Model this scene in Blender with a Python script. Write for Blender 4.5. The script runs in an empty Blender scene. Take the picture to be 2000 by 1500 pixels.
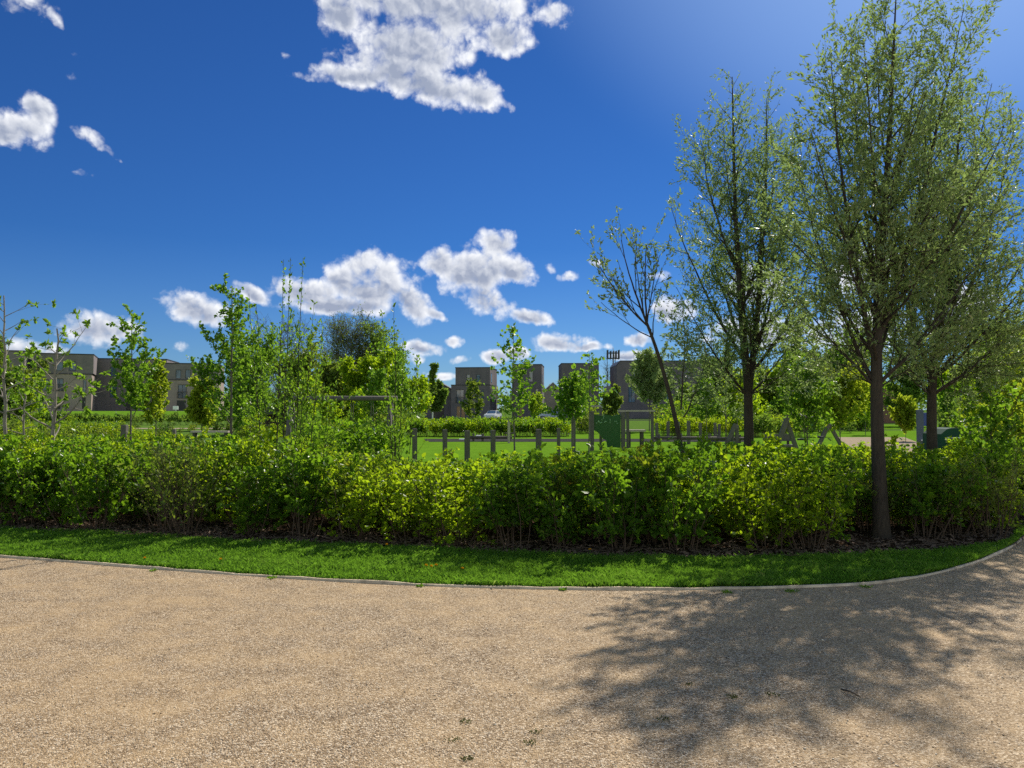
import bpy, bmesh, math, random
import numpy as np
from mathutils import Vector, Matrix

# ---------------------------------------------------------------- camera
SC = bpy.context.scene
COL = SC.collection
F = 1540.0            # focal length in pixels of the 2000 x 1500 photograph
PITCH = math.atan(50.0 / F)
EYE = 1.6
cd = bpy.data.cameras.new("camera")
cd.sensor_width = 36.0
cd.lens = 36.0 * F / 2000.0
cd.clip_start = 0.1
cd.clip_end = 6000.0
cam = bpy.data.objects.new("camera", cd)
COL.objects.link(cam)
cam.location = (0, 0, EYE)
cam.rotation_euler = (math.pi / 2 + PITCH, 0, 0)
SC.camera = cam

def ray(px, py):
    u = (px - 1000.0) / F
    v = -(py - 750.0) / F
    cp, sp = math.cos(PITCH), math.sin(PITCH)
    return np.array([u, cp - v * sp, sp + v * cp])

def at(px, py, Y):
    """World point at depth Y seen in direction px, py."""
    d = ray(px, py)
    t = Y / d[1]
    return np.array([d[0] * t, Y, EYE + d[2] * t])

def gnd(px, py, z=0.0):
    d = ray(px, py)
    t = (z - EYE) / d[2]
    return np.array([d[0] * t, d[1] * t, z])

def gx(px, Y):
    return at(px, 800, Y)[0]

def azel(px, py):
    d = ray(px, py)
    return math.atan2(d[0], d[1]), math.atan2(d[2], math.hypot(d[0], d[1]))

# ---------------------------------------------------------------- light
SUN_AZ, SUN_EL = math.radians(33.0), math.radians(43.5)
EXPOSURE = 0.22
SC.view_settings.view_transform = 'Standard'
SC.view_settings.look = 'None'
SC.view_settings.gamma = 1.0
SC.view_settings.use_curve_mapping = False
SC.view_settings.exposure = EXPOSURE
SC.render.engine = 'CYCLES'
SC.cycles.max_bounces = 7
SC.cycles.diffuse_bounces = 3
SC.cycles.glossy_bounces = 2
SC.cycles.transmission_bounces = 4
SC.cycles.transparent_max_bounces = 4
SC.cycles.sample_clamp_indirect = 4.0
SC.cycles.sample_clamp_direct = 6.0
SC.cycles.use_denoising = False

sd = bpy.data.lights.new("sun", 'SUN')
sd.energy = 4.9
sd.angle = math.radians(0.55)
sd.color = (1.0, 0.93, 0.80)
sun = bpy.data.objects.new("sun", sd)
COL.objects.link(sun)
sun_dir = Vector((math.sin(SUN_AZ) * math.cos(SUN_EL), math.cos(SUN_AZ) * math.cos(SUN_EL), math.sin(SUN_EL)))
sun.rotation_euler = sun_dir.to_track_quat('Z', 'Y').to_euler()
sun.location = (8, 20, 25)

W = bpy.data.worlds.new("World")
SC.world = W
W.use_nodes = True
WN, WL = W.node_tree.nodes, W.node_tree.links
WN.clear()

def wn(t, **kw):
    n = WN.new(t)
    for k, v in kw.items():
        setattr(n, k, v)
    return n

def wmath(op, a, b=None, c=None, clamp=False):
    n = wn('ShaderNodeMath', operation=op, use_clamp=clamp)
    for i, x in enumerate((a, b, c)):
        if x is None:
            continue
        if isinstance(x, (int, float)):
            n.inputs[i].default_value = x
        else:
            WL.new(x, n.inputs[i])
    return n.outputs[0]

SKY_STRENGTH = 0.15
sky = wn('ShaderNodeTexSky')
sky.sky_type = 'NISHITA'
sky.sun_disc = False
sky.sun_elevation = SUN_EL
sky.sun_rotation = SUN_AZ
sky.altitude = 50
sky.air_density = 1.0
sky.dust_density = 0.1
sky.ozone_density = 2.0
# blue is deepened only ahead; the unseen sky stays brighter as fill light
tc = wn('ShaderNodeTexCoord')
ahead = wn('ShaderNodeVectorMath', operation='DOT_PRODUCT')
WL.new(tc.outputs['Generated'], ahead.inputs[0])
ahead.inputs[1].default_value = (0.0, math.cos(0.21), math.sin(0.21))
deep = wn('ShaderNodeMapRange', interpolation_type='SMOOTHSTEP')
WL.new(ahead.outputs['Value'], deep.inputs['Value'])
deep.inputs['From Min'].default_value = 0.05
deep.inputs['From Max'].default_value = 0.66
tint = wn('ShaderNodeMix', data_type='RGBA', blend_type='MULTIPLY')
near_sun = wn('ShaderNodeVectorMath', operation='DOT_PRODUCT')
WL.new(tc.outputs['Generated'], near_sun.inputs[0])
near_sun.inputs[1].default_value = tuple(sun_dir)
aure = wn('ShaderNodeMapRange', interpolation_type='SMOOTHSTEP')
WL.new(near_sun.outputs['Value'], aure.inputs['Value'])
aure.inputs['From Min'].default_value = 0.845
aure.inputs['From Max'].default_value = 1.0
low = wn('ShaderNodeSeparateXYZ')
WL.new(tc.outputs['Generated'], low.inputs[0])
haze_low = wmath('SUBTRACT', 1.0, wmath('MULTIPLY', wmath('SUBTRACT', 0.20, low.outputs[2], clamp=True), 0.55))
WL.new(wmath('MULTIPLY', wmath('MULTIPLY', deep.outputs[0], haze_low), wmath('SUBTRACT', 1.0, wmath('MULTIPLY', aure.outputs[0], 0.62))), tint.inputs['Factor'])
# added fill: unseen sky overhead and behind is warmed to lift the shade
fill_tint = wn('ShaderNodeMix', data_type='RGBA', blend_type='MULTIPLY')
fill_tint.inputs['Factor'].default_value = 1.0
WL.new(sky.outputs[0], fill_tint.inputs['A'])
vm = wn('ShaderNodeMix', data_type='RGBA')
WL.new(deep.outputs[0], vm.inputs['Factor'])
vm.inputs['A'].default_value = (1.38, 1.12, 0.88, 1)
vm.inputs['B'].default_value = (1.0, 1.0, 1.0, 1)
WL.new(vm.outputs['Result'], fill_tint.inputs['B'])
WL.new(fill_tint.outputs['Result'], tint.inputs['A'])
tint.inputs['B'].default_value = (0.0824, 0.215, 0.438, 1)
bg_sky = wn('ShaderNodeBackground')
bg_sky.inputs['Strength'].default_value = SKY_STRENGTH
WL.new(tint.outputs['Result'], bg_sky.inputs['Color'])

# clouds: soft ellipses in azimuth / elevation, broken up by noise
CLOUDS = [  # centre x, y, radius x, y (photo pixels), tilt in degrees
    (850, 5, 225, 95, 0), (800, 95, 130, 95, 0), (820, 160, 155, 42, 12), (690, 148, 85, 26, 0),
    (930, 178, 48, 40, 0), (985, 70, 60, 42, 0), (665, 20, 45, 60, 0), (1083, 32, 42, 32, 0, 0.3),
    (50, 2, 90, 40, 15, 0.55), (110, 40, 42, 16, 55, 0.6),
    (20, 250, 95, 42, -8), (78, 213, 50, 36, 30), (180, 272, 62, 22, 30, 0.55), (150, 255, 60, 20, 20, 0.7), (215, 300, 40, 14, 45, 0.6),
    (725, 553, 92, 60, 0), (705, 515, 50, 30, 0), (675, 545, 45, 40, 0), (800, 588, 62, 34, 30), (845, 610, 34, 12, 25), (600, 570, 80, 32, 0),
    (665, 594, 130, 22, 0), (495, 575, 46, 18, 25), (470, 560, 26, 10, 40, 0.4),
    (935, 525, 88, 52, -8), (968, 480, 42, 36, 0), (862, 512, 42, 34, 0), (1005, 530, 46, 30, 15), (950, 585, 62, 32, 25), (1035, 618, 52, 17, 8),
    (195, 642, 85, 34, 4), (385, 603, 72, 34, 14), (830, 682, 48, 18, 8), (1095, 668, 60, 22, 0), (1145, 676, 42, 11, 4),
    (970, 697, 36, 17, 0), (1246, 666, 28, 16, -8), (1225, 697, 56, 12, 0), (352, 677, 26, 14, 0, 0.4), (886, 666, 26, 15, 0, 0.35),
    (60, 690, 75, 28, 0), (1310, 605, 55, 26, 0), (1480, 555, 70, 40, 0), (1480, 650, 110, 40, 0), (1690, 520, 70, 60, 0),
    (1680, 650, 110, 50, 0), (1075, 524, 20, 16, 0, 0.5), (1110, 540, 30, 14, 10, 0.5), (1860, 600, 80, 60, 0), (900, 706, 34, 11, 0, 0.5),
    (1160, 509, 22, 10, 20, 0.4), (800, 700, 38, 16, 0, 0.4), (860, 735, 60, 10, 0, 0.5), (1290, 540, 30, 14, 0, 0.5), (985, 205, 40, 14, 30, 0.7), (590, 150, 40, 10, 10, 0.7), (1010, 690, 28, 14, 0), (165, 337, 34, 12, 0, 0.7), (150, 130, 30, 40, 20, 0.85), (570, 115, 30, 14, 0, 0.75),
]
sep = wn('ShaderNodeSeparateXYZ')
WL.new(tc.outputs['Generated'], sep.inputs[0])
az = wmath('ARCTAN2', sep.outputs[0], sep.outputs[1])
hyp = wmath('SQRT', wmath('SUBTRACT', 1.0, wmath('MULTIPLY', sep.outputs[2], sep.outputs[2])))
el = wmath('ARCTAN2', sep.outputs[2], hyp)
comb = wn('ShaderNodeCombineXYZ')
WL.new(az, comb.inputs[0])
WL.new(el, comb.inputs[1])
AE = comb.outputs[0]

def wnoise(vec, scale, detail, rough, dist=0.0):
    n = wn('ShaderNodeTexNoise')
    n.inputs['Scale'].default_value = scale
    n.inputs['Detail'].default_value = detail
    n.inputs['Roughness'].default_value = rough
    n.inputs['Distortion'].default_value = dist
    WL.new(vec, n.inputs['Vector'])
    return n

def wvec(op, a, b):
    n = wn('ShaderNodeVectorMath', operation=op)
    for i, x in enumerate((a, b)):
        if isinstance(x, tuple):
            n.inputs[i].default_value = x
        else:
            WL.new(x, n.inputs[i])
    return n.outputs[0] if op not in ('LENGTH', 'DOT_PRODUCT') else n.outputs[1]

n_big = wnoise(AE, 22.0, 3.0, 0.55)
warp = wvec('MULTIPLY', wvec('SUBTRACT', n_big.outputs['Color'], (0.5, 0.5, 0.5)), (0.022, 0.018, 0.0))
P = wvec('ADD', AE, warp)
field = None
under = None
for (cx, cy, rx, ry, tilt, *thin) in CLOUDS:
    a0, e0 = azel(cx, cy)
    a1, _ = azel(cx + rx, cy)
    _, e1 = azel(cx, cy - ry)
    d = wvec('SUBTRACT', P, (a0, e0, 0.0))
    if tilt:
        t = math.radians(-tilt)   # positive tilt leans down to the right
        m = wn('ShaderNodeVectorRotate', rotation_type='Z_AXIS')
        WL.new(d, m.inputs['Vector'])
        m.inputs['Angle'].default_value = -t
        d = m.outputs[0]
    d = wvec('MULTIPLY', d, (1.0 / abs(a1 - a0), 1.0 / abs(e1 - e0), 0.0))
    q = wvec('DOT_PRODUCT', d, d)
    f = wmath('SUBTRACT', 1.0, q)
    if thin:         # a wisp: never dense enough to turn solid
        f = wmath('SUBTRACT', f, thin[0])
    if rx >= 45:     # how far below the middle of its puff a direction lies
        u_ = wmath('MULTIPLY', wmath('MAXIMUM', f, 0.0), wvec('DOT_PRODUCT', d, (-0.35, -1.0, 0.0)))
        under = u_ if under is None else wmath('ADD', under, u_)
    field = f if field is None else wmath('SMOOTH_MAX', field, f, 0.35)
field = wmath('MAXIMUM', field, -2.5)
n_edge = wnoise(AE, 36.0, 7.0, 0.58, 0.1)
def puffs(vec):
    v = wn('ShaderNodeTexVoronoi', voronoi_dimensions='2D', feature='F1')
    v.inputs['Scale'].default_value = 30.0
    v.inputs['Detail'].default_value = 2.6
    v.inputs['Roughness'].default_value = 0.55
    v.inputs['Lacunarity'].default_value = 2.3
    WL.new(vec, v.inputs['Vector'])
    return v.outputs['Distance']
PW = wvec('ADD', AE, wvec('MULTIPLY', wvec('SUBTRACT', n_edge.outputs['Color'], (0.5, 0.5, 0.5)), (0.022, 0.022, 0.0)))
p0 = puffs(PW)
p1_ = puffs(wvec('ADD', PW, (0.0035, 0.006, 0.0)))
dens = wmath('ADD', field, wmath('MULTIPLY', wmath('SUBTRACT', 0.42, p0), 0.75))
dens = wmath('ADD', dens, wmath('MULTIPLY', wmath('SUBTRACT', n_edge.outputs['Fac'], 0.5), 2.2))
dens = wmath('ADD', dens, 0.37)
mr = wn('ShaderNodeMapRange', interpolation_type='SMOOTHSTEP')
WL.new(dens, mr.inputs['Value'])
mr.inputs['From Min'].default_value = -0.10
mr.inputs['From Max'].default_value = 1.0
alpha = mr.outputs[0]
# thick middles and undersides are greyer, the rims stay white
thick = wn('ShaderNodeMapRange', interpolation_type='SMOOTHSTEP')
WL.new(wmath('ADD', wmath('MULTIPLY', dens, 0.25), wmath('MULTIPLY', field, 0.75)), thick.inputs['Value'])
thick.inputs['From Min'].default_value = 0.32
thick.inputs['From Max'].default_value = 1.02
billow = wmath('MULTIPLY', wmath('SUBTRACT', p0, p1_), 0.55)
body = wmath('MULTIPLY', thick.outputs[0], wmath('ADD', 0.80, wmath('MULTIPLY', under, 0.9), clamp=True))
shade = wmath('ADD', body, billow, clamp=True)
ccol = wn('ShaderNodeMix', data_type='RGBA')
WL.new(shade, ccol.inputs['Factor'])
ccol.inputs['A'].default_value = (0.86, 0.875, 0.91, 1)
ccol.inputs['B'].default_value = (0.30, 0.345, 0.46, 1)
bg_cl = wn('ShaderNodeBackground')
bg_cl.inputs['Strength'].default_value = 1.0
WL.new(ccol.outputs['Result'], bg_cl.inputs['Color'])
mix_cl = wn('ShaderNodeMixShader')
WL.new(alpha, mix_cl.inputs['Fac'])
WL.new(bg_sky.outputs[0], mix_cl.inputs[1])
WL.new(bg_cl.outputs[0], mix_cl.inputs[2])
# the clouds fill one quarter of the horizon; elsewhere the sky is clear
gate = wmath('MULTIPLY', wmath('LESS_THAN', wmath('ABSOLUTE', az), 0.75),
             wmath('MULTIPLY', wmath('GREATER_THAN', el, 0.0), wmath('LESS_THAN', el, 0.62)))
mix_g = wn('ShaderNodeMixShader')
WL.new(gate, mix_g.inputs['Fac'])
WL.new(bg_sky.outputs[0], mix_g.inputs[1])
WL.new(mix_cl.outputs[0], mix_g.inputs[2])
wo = wn('ShaderNodeOutputWorld')
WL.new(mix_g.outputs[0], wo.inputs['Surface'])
W.cycles.sampling_method = 'MANUAL'
W.cycles.sample_map_resolution = 512

# ---------------------------------------------------------------- helpers
def tag(o, label=None, cat=None, group=None, kind=None):
    if label: o['label'] = label
    if cat: o['category'] = cat
    if group: o['group'] = group
    if kind: o['kind'] = kind
    return o

def empty(name, loc=(0, 0, 0), rz=0.0):
    o = bpy.data.objects.new(name, None)
    o.empty_display_size = 0.3
    COL.objects.link(o)
    o.location = tuple(float(v) for v in loc)
    o.rotation_euler = (0, 0, rz)
    return o

def link(name, me, parent=None):
    o = bpy.data.objects.new(name, me)
    COL.objects.link(o)
    if parent is not None:
        o.parent = parent
    return o

def dup(root, loc, rz=0.0, s=1.0, label=None, group=None):
    kids = {}
    for o in root.children:
        kids[o] = list(o.children)
    r = root.copy()
    COL.objects.link(r)
    r.location = tuple(float(v) for v in loc)
    r.rotation_euler = (0, 0, rz)
    r.scale = (s, s, s) if isinstance(s, (int, float)) else s
    if label: r['label'] = label
    if group: r['group'] = group
    for ch, gs in kids.items():
        c = ch.copy()
        COL.objects.link(c)
        c.parent = r
        for g in gs:
            d = g.copy()
            COL.objects.link(d)
            d.parent = c
    return r

def fast_mesh(name, verts, loops, sizes, mat=None, tint=None, smooth=False, mats=None, midx=None):
    """Mesh from numpy arrays: verts Nx3, flat loop indices, face sizes."""
    me = bpy.data.meshes.new(name)
    verts = np.asarray(verts, dtype=np.float32)
    loops = np.asarray(loops, dtype=np.int32).ravel()
    sizes = np.asarray(sizes, dtype=np.int32)
    me.vertices.add(len(verts))
    me.vertices.foreach_set('co', verts.ravel())
    me.loops.add(len(loops))
    me.loops.foreach_set('vertex_index', loops)
    me.polygons.add(len(sizes))
    starts = np.concatenate([[0], np.cumsum(sizes)[:-1]]).astype(np.int32)
    me.polygons.foreach_set('loop_start', starts)
    me.polygons.foreach_set('loop_total', sizes)
    if smooth:
        me.polygons.foreach_set('use_smooth', np.ones(len(sizes), dtype=bool))
    if tint is not None:
        a = me.attributes.new('tint', 'FLOAT', 'POINT')
        a.data.foreach_set('value', np.asarray(tint, dtype=np.float32))
    if mat is not None:
        me.materials.append(mat)
    me.update(calc_edges=True)
    return me

class MB:
    """Collects boxes, bars, prisms and tubes into one mesh."""
    def __init__(self):
        self.v, self.f, self.sm = [], [], []
    def add(self, vs, fs, smooth=False):
        o = len(self.v)
        self.v += [tuple(float(c) for c in p) for p in vs]
        self.f += [tuple(i + o for i in f) for f in fs]
        self.sm += [smooth] * len(fs)
        return self
    def box(self, x0, x1, y0, y1, z0, z1, ch=0.0):
        if ch > 0:   # chamfered top edge
            vs = [(x0, y0, z0), (x1, y0, z0), (x1, y1, z0), (x0, y1, z0),
                  (x0, y0, z1 - ch), (x1, y0, z1 - ch), (x1, y1, z1 - ch), (x0, y1, z1 - ch),
                  (x0 + ch, y0 + ch, z1), (x1 - ch, y0 + ch, z1), (x1 - ch, y1 - ch, z1), (x0 + ch, y1 - ch, z1)]
            fs = [(3, 2, 1, 0), (8, 9, 10, 11)]
            for a in range(4):
                b = (a + 1) % 4
                fs += [(a, b, b + 4, a + 4), (a + 4, b + 4, b + 8, a + 8)]
            return self.add(vs, fs)
        vs = [(x0, y0, z0), (x1, y0, z0), (x1, y1, z0), (x0, y1, z0), (x0, y0, z1), (x1, y0, z1), (x1, y1, z1), (x0, y1, z1)]
        return self.add(vs, [(3, 2, 1, 0), (4, 5, 6, 7), (0, 1, 5, 4), (1, 2, 6, 5), (2, 3, 7, 6), (3, 0, 4, 7)])
    def bar(self, a, b, w, h=None, up=(0, 0, 1)):
        """Square bar from a to b."""
        h = w if h is None else h
        a, b = Vector(a), Vector(b)
        d = (b - a).normalized()
        u = Vector(up)
        if abs(d.dot(u)) > 0.98:
            u = Vector((0, 1, 0))
        s = d.cross(u).normalized()
        u = s.cross(d).normalized()
        vs = []
        for p in (a, b):
            for i, j in ((-1, -1), (1, -1), (1, 1), (-1, 1)):
                vs.append(p + s * (i * w / 2) + u * (j * h / 2))
        return self.add(vs, [(3, 2, 1, 0), (4, 5, 6, 7), (0, 1, 5, 4), (1, 2, 6, 5), (2, 3, 7, 6), (3, 0, 4, 7)])
    def tube(self, pts, rad, n=8, cap=True):
        vs, fs = tube_arrays(np.asarray(pts, float), np.broadcast_to(np.asarray(rad, float), (len(pts),)), n)
        fl = [tuple(f) for f in fs]
        self.add(vs, fl, True)
        if cap:
            o = len(self.v) - len(vs)
            self.f += [tuple(o + i for i in reversed(range(n))), tuple(len(self.v) - n + i for i in range(n))]
            self.sm += [False, False]
        return self
    def prism(self, poly, y0, y1):
        """Polygon in x-z extruded along y."""
        n = len(poly)
        vs = [(x, y0, z) for x, z in poly] + [(x, y1, z) for x, z in poly]
        fs = [tuple(range(n)), tuple(reversed(range(n, 2 * n)))]
        for i in range(n):
            j = (i + 1) % n
            fs.append((j, i, i + n, j + n))
        return self.add(vs, fs)
    def build(self, name, mat, parent=None):
        me = bpy.data.meshes.new(name)
        me.from_pydata(self.v, [], self.f)
        me.polygons.foreach_set('use_smooth', self.sm)
        me.materials.append(mat)
        bm = bmesh.new()
        bm.from_mesh(me)
        bmesh.ops.recalc_face_normals(bm, faces=bm.faces)
        bm.to_mesh(me)
        bm.free()
        me.update()
        return link(name, me, parent)

def tube_arrays(pts, rad, n):
    k = len(pts)
    tan = np.gradient(pts, axis=0)
    tan /= np.linalg.norm(tan, axis=1)[:, None] + 1e-12
    ref = np.array([0.31, 0.95, 0.05]) if abs(tan[:, 2]).mean() > 0.5 else np.array([0.05, 0.1, 1.0])
    s = np.cross(tan, ref)
    s /= np.linalg.norm(s, axis=1)[:, None] + 1e-12
    u = np.cross(s, tan)
    ang = np.arange(n) * (2 * math.pi / n)
    vs = pts[:, None, :] + rad[:, None, None] * (np.cos(ang)[None, :, None] * s[:, None, :] + np.sin(ang)[None, :, None] * u[:, None, :])
    i = np.arange(k - 1)[:, None] * n
    j = np.arange(n)[None, :]
    jn = (j + 1) % n
    fs = np.stack([i + j, i + jn, i + n + jn, i + n + j], axis=-1).reshape(-1, 4)
    return vs.reshape(-1, 3), fs

# ---------------------------------------------------------------- materials
def new_mat(name):
    m = bpy.data.materials.new(name)
    m.use_nodes = True
    nt = m.node_tree
    nt.nodes.clear()
    out = nt.nodes.new('ShaderNodeOutputMaterial')
    return m, nt, out

class NB:
    """Short node building."""
    def __init__(self, nt):
        self.nt = nt
    def n(self, t, ins=None, **kw):
        nd = self.nt.nodes.new(t)
        for k, v in kw.items():
            setattr(nd, k, v)
        for k, v in (ins or {}).items():
            if isinstance(v, bpy.types.NodeSocket):
                self.nt.links.new(v, nd.inputs[k])
            else:
                nd.inputs[k].default_value = v
        return nd
    def ramp(self, fac, stops):
        r = self.n('ShaderNodeValToRGB', {'Fac': fac})
        e = r.color_ramp.elements
        while len(e) < len(stops):
            e.new(0.5)
        for el_, (p, c) in zip(e, stops):
            el_.position = p
            el_.color = (*c, 1)
        return r.outputs['Color']
    def mix(self, fac, a, b, blend='MIX'):
        m = self.n('ShaderNodeMix', data_type='RGBA', blend_type=blend)
        for k, v in (('Factor', fac), ('A', a), ('B', b)):
            if isinstance(v, bpy.types.NodeSocket):
                self.nt.links.new(v, m.inputs[k])
            elif isinstance(v, tuple):
                m.inputs[k].default_value = (*v, 1) if len(v) == 3 else v
            else:
                m.inputs[k].default_value = v
        return m.outputs['Result']
    def math(self, op, a, b=0.0, clamp=False):
        m = self.n('ShaderNodeMath', {0: a, 1: b}, operation=op, use_clamp=clamp)
        return m.outputs[0]
    def noise(self, vec, scale, detail=4.0, rough=0.55):
        return self.n('ShaderNodeTexNoise', {'Vector': vec, 'Scale': scale, 'Detail': detail, 'Roughness': rough})

def mat_plain(name, col, rough=0.7, var=0.15, scale=6.0, metallic=0.0, bump=0.0, spec=0.4, stretch=None):
    m, nt, out = new_mat(name)
    b = NB(nt)
    co = b.n('ShaderNodeTexCoord').outputs['Object']
    if stretch:
        co = b.n('ShaderNodeVectorMath', {0: co, 1: stretch}, operation='MULTIPLY').outputs[0]
    nz = b.noise(co, scale)
    lo = tuple(c * (1 - var) for c in col)
    hi = tuple(min(1, c * (1 + var)) for c in col)
    c = b.ramp(nz.outputs['Fac'], [(0.3, lo), (0.7, hi)])
    p = b.n('ShaderNodeBsdfPrincipled', {'Base Color': c, 'Roughness': rough, 'Metallic': metallic, 'Specular IOR Level': spec})
    if bump:
        bp = b.n('ShaderNodeBump', {'Height': nz.outputs['Fac'], 'Strength': bump, 'Distance': 0.02})
        nt.links.new(bp.outputs[0], p.inputs['Normal'])
    nt.links.new(p.outputs[0], out.inputs['Surface'])
    return m

def mat_leaf(name, stops, trans=(0.16, 0.30, 0.02), tmix=0.5, gloss=0.10, rough=0.38):
    """Leaf: diffuse and translucent, each leaf of its own tint, waxy sheen."""
    m, nt, out = new_mat(name)
    b = NB(nt)
    a = b.n('ShaderNodeAttribute', attribute_name='tint').outputs['Fac']
    oi = b.n('ShaderNodeObjectInfo').outputs['Random']
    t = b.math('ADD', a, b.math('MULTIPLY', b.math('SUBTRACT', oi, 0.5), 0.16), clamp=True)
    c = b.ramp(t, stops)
    tr = b.mix(0.62, c, trans)
    d = b.n('ShaderNodeBsdfDiffuse', {'Color': c})
    tl = b.n('ShaderNodeBsdfTranslucent', {'Color': tr})
    mx = b.n('ShaderNodeMixShader', {'Fac': tmix})
    nt.links.new(d.outputs[0], mx.inputs[1])
    nt.links.new(tl.outputs[0], mx.inputs[2])
    g = b.n('ShaderNodeBsdfGlossy', {'Color': (1, 1, 1, 1), 'Roughness': rough})
    lw = b.n('ShaderNodeFresnel', {'IOR': 1.35})
    gf = b.math('MULTIPLY', lw.outputs[0], gloss * 0.15, clamp=True)
    mg = b.n('ShaderNodeMixShader', {'Fac': gf})
    nt.links.new(mx.outputs[0], mg.inputs[1])
    nt.links.new(g.outputs[0], mg.inputs[2])
    nt.links.new(mg.outputs[0], out.inputs['Surface'])
    return m

def mat_brick(name, c1, c2, mortar, scale=1.0, rough=0.85):
    m, nt, out = new_mat(name)
    b = NB(nt)
    co = b.n('ShaderNodeTexCoord').outputs['Object']
    s = b.n('ShaderNodeSeparateXYZ', {0: co})
    u = b.math('ADD', s.outputs[0], s.outputs[1])
    v = b.n('ShaderNodeCombineXYZ', {0: u, 1: s.outputs[2], 2: 0.0}).outputs[0]
    br = b.n('ShaderNodeTexBrick', {'Vector': v, 'Color1': (*c1, 1), 'Color2': (*c2, 1), 'Mortar': (*mortar, 1), 'Scale': 4.4 * scale,
                                    'Mortar Size': 0.012, 'Brick Width': 1.0, 'Row Height': 0.33})
    nz = b.noise(co, 0.6, 5)
    c = b.mix(0.5, br.outputs['Color'], b.ramp(nz.outputs['Fac'], [(0.3, (0.55, 0.55, 0.55)), (0.7, (1.25, 1.2, 1.15))]), 'MULTIPLY')
    p = b.n('ShaderNodeBsdfPrincipled', {'Base Color': c, 'Roughness': rough, 'Specular IOR Level': 0.3})
    bp = b.n('ShaderNodeBump', {'Height': br.outputs['Fac'], 'Strength': 0.25, 'Distance': -0.01})
    nt.links.new(bp.outputs[0], p.inputs['Normal'])
    nt.links.new(p.outputs[0], out.inputs['Surface'])
    return m

def mat_bark(name, c1, c2, scale=14.0, rough=0.9):
    m, nt, out = new_mat(name)
    b = NB(nt)
    co = b.n('ShaderNodeTexCoord').outputs['Object']
    st = b.n('ShaderNodeVectorMath', {0: co, 1: (3.0, 3.0, 0.6)}, operation='MULTIPLY').outputs[0]
    nz = b.noise(st, scale, 6, 0.65)
    n2 = b.noise(co, 2.2, 3)
    c = b.mix(n2.outputs['Fac'], b.ramp(nz.outputs['Fac'], [(0.32, c1), (0.68, c2)]), tuple(0.6 * (p + q) / 2 for p, q in zip(c1, c2)))
    p = b.n('ShaderNodeBsdfPrincipled', {'Base Color': c, 'Roughness': rough, 'Specular IOR Level': 0.25})
    bp = b.n('ShaderNodeBump', {'Height': nz.outputs['Fac'], 'Strength': 0.8, 'Distance': 0.015})
    nt.links.new(bp.outputs[0], p.inputs['Normal'])
    nt.links.new(p.outputs[0], out.inputs['Surface'])
    return m

def mat_gravel():
    m, nt, out = new_mat('gravel')
    b = NB(nt)
    co = b.n('ShaderNodeTexCoord').outputs['Object']
    wz = b.noise(co, 60.0, 2)
    cw = b.n('ShaderNodeVectorMath', {0: co, 1: b.n('ShaderNodeVectorMath', {0: wz.outputs['Color'], 1: (0.008, 0.008, 0.0)}, operation='MULTIPLY').outputs[0]}, operation='ADD').outputs[0]
    v1 = b.n('ShaderNodeTexVoronoi', {'Vector': cw, 'Scale': 112.0, 'Randomness': 1.0})
    v2 = b.n('ShaderNodeTexVoronoi', {'Vector': cw, 'Scale': 210.0, 'Randomness': 1.0})
    sx = b.n('ShaderNodeSeparateColor', {0: v1.outputs['Color']})
    sy = b.n('ShaderNodeSeparateColor', {0: v2.outputs['Color']})
    stones = b.ramp(sx.outputs[0], [(0.0, (0.15, 0.098, 0.052)), (0.22, (0.28, 0.190, 0.105)), (0.45, (0.43, 0.307, 0.182)), (0.7, (0.56, 0.42, 0.268)), (1.0, (0.86, 0.72, 0.54))])
    fines = b.ramp(sy.outputs[1], [(0.0, (0.33, 0.205, 0.09)), (0.5, (0.47, 0.318, 0.16)), (1.0, (0.60, 0.44, 0.25))])
    big = b.noise(co, 0.55, 5, 0.6)
    med = b.noise(co, 3.4, 5, 0.65)
    patch = b.math('ADD', b.math('MULTIPLY', big.outputs['Fac'], 0.6), b.math('MULTIPLY', med.outputs['Fac'], 0.5))
    pf = b.n('ShaderNodeMapRange', {'Value': patch, 'From Min': 0.47, 'From Max': 0.68}).outputs[0]
    c = b.mix(b.math('MULTIPLY', pf, 0.58), stones, fines)
    tone = b.ramp(med.outputs['Fac'], [(0.3, (0.80, 0.77, 0.74)), (0.7, (1.12, 1.10, 1.06))])
    c = b.mix(0.8, c, tone, 'MULTIPLY')
    h1 = b.math('SUBTRACT', 0.5, v1.outputs['Distance'])
    h2 = b.math('SUBTRACT', 0.5, v2.outputs['Distance'])
    hgt = b.math('ADD', b.math('MULTIPLY', h1, b.math('SUBTRACT', 1.1, b.math('MULTIPLY', pf, 0.7))), b.math('MULTIPLY', h2, 0.4))
    hgt = b.math('ADD', hgt, b.math('MULTIPLY', sx.outputs[1], 0.35))
    p = b.n('ShaderNodeBsdfPrincipled', {'Base Color': c, 'Roughness': 0.8, 'Specular IOR Level': 0.3})
    bp = b.n('ShaderNodeBump', {'Height': hgt, 'Strength': 1.0, 'Distance': 0.010})
    nt.links.new(bp.outputs[0], p.inputs['Normal'])
    nt.links.new(p.outputs[0], out.inputs['Surface'])
    return m

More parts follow.
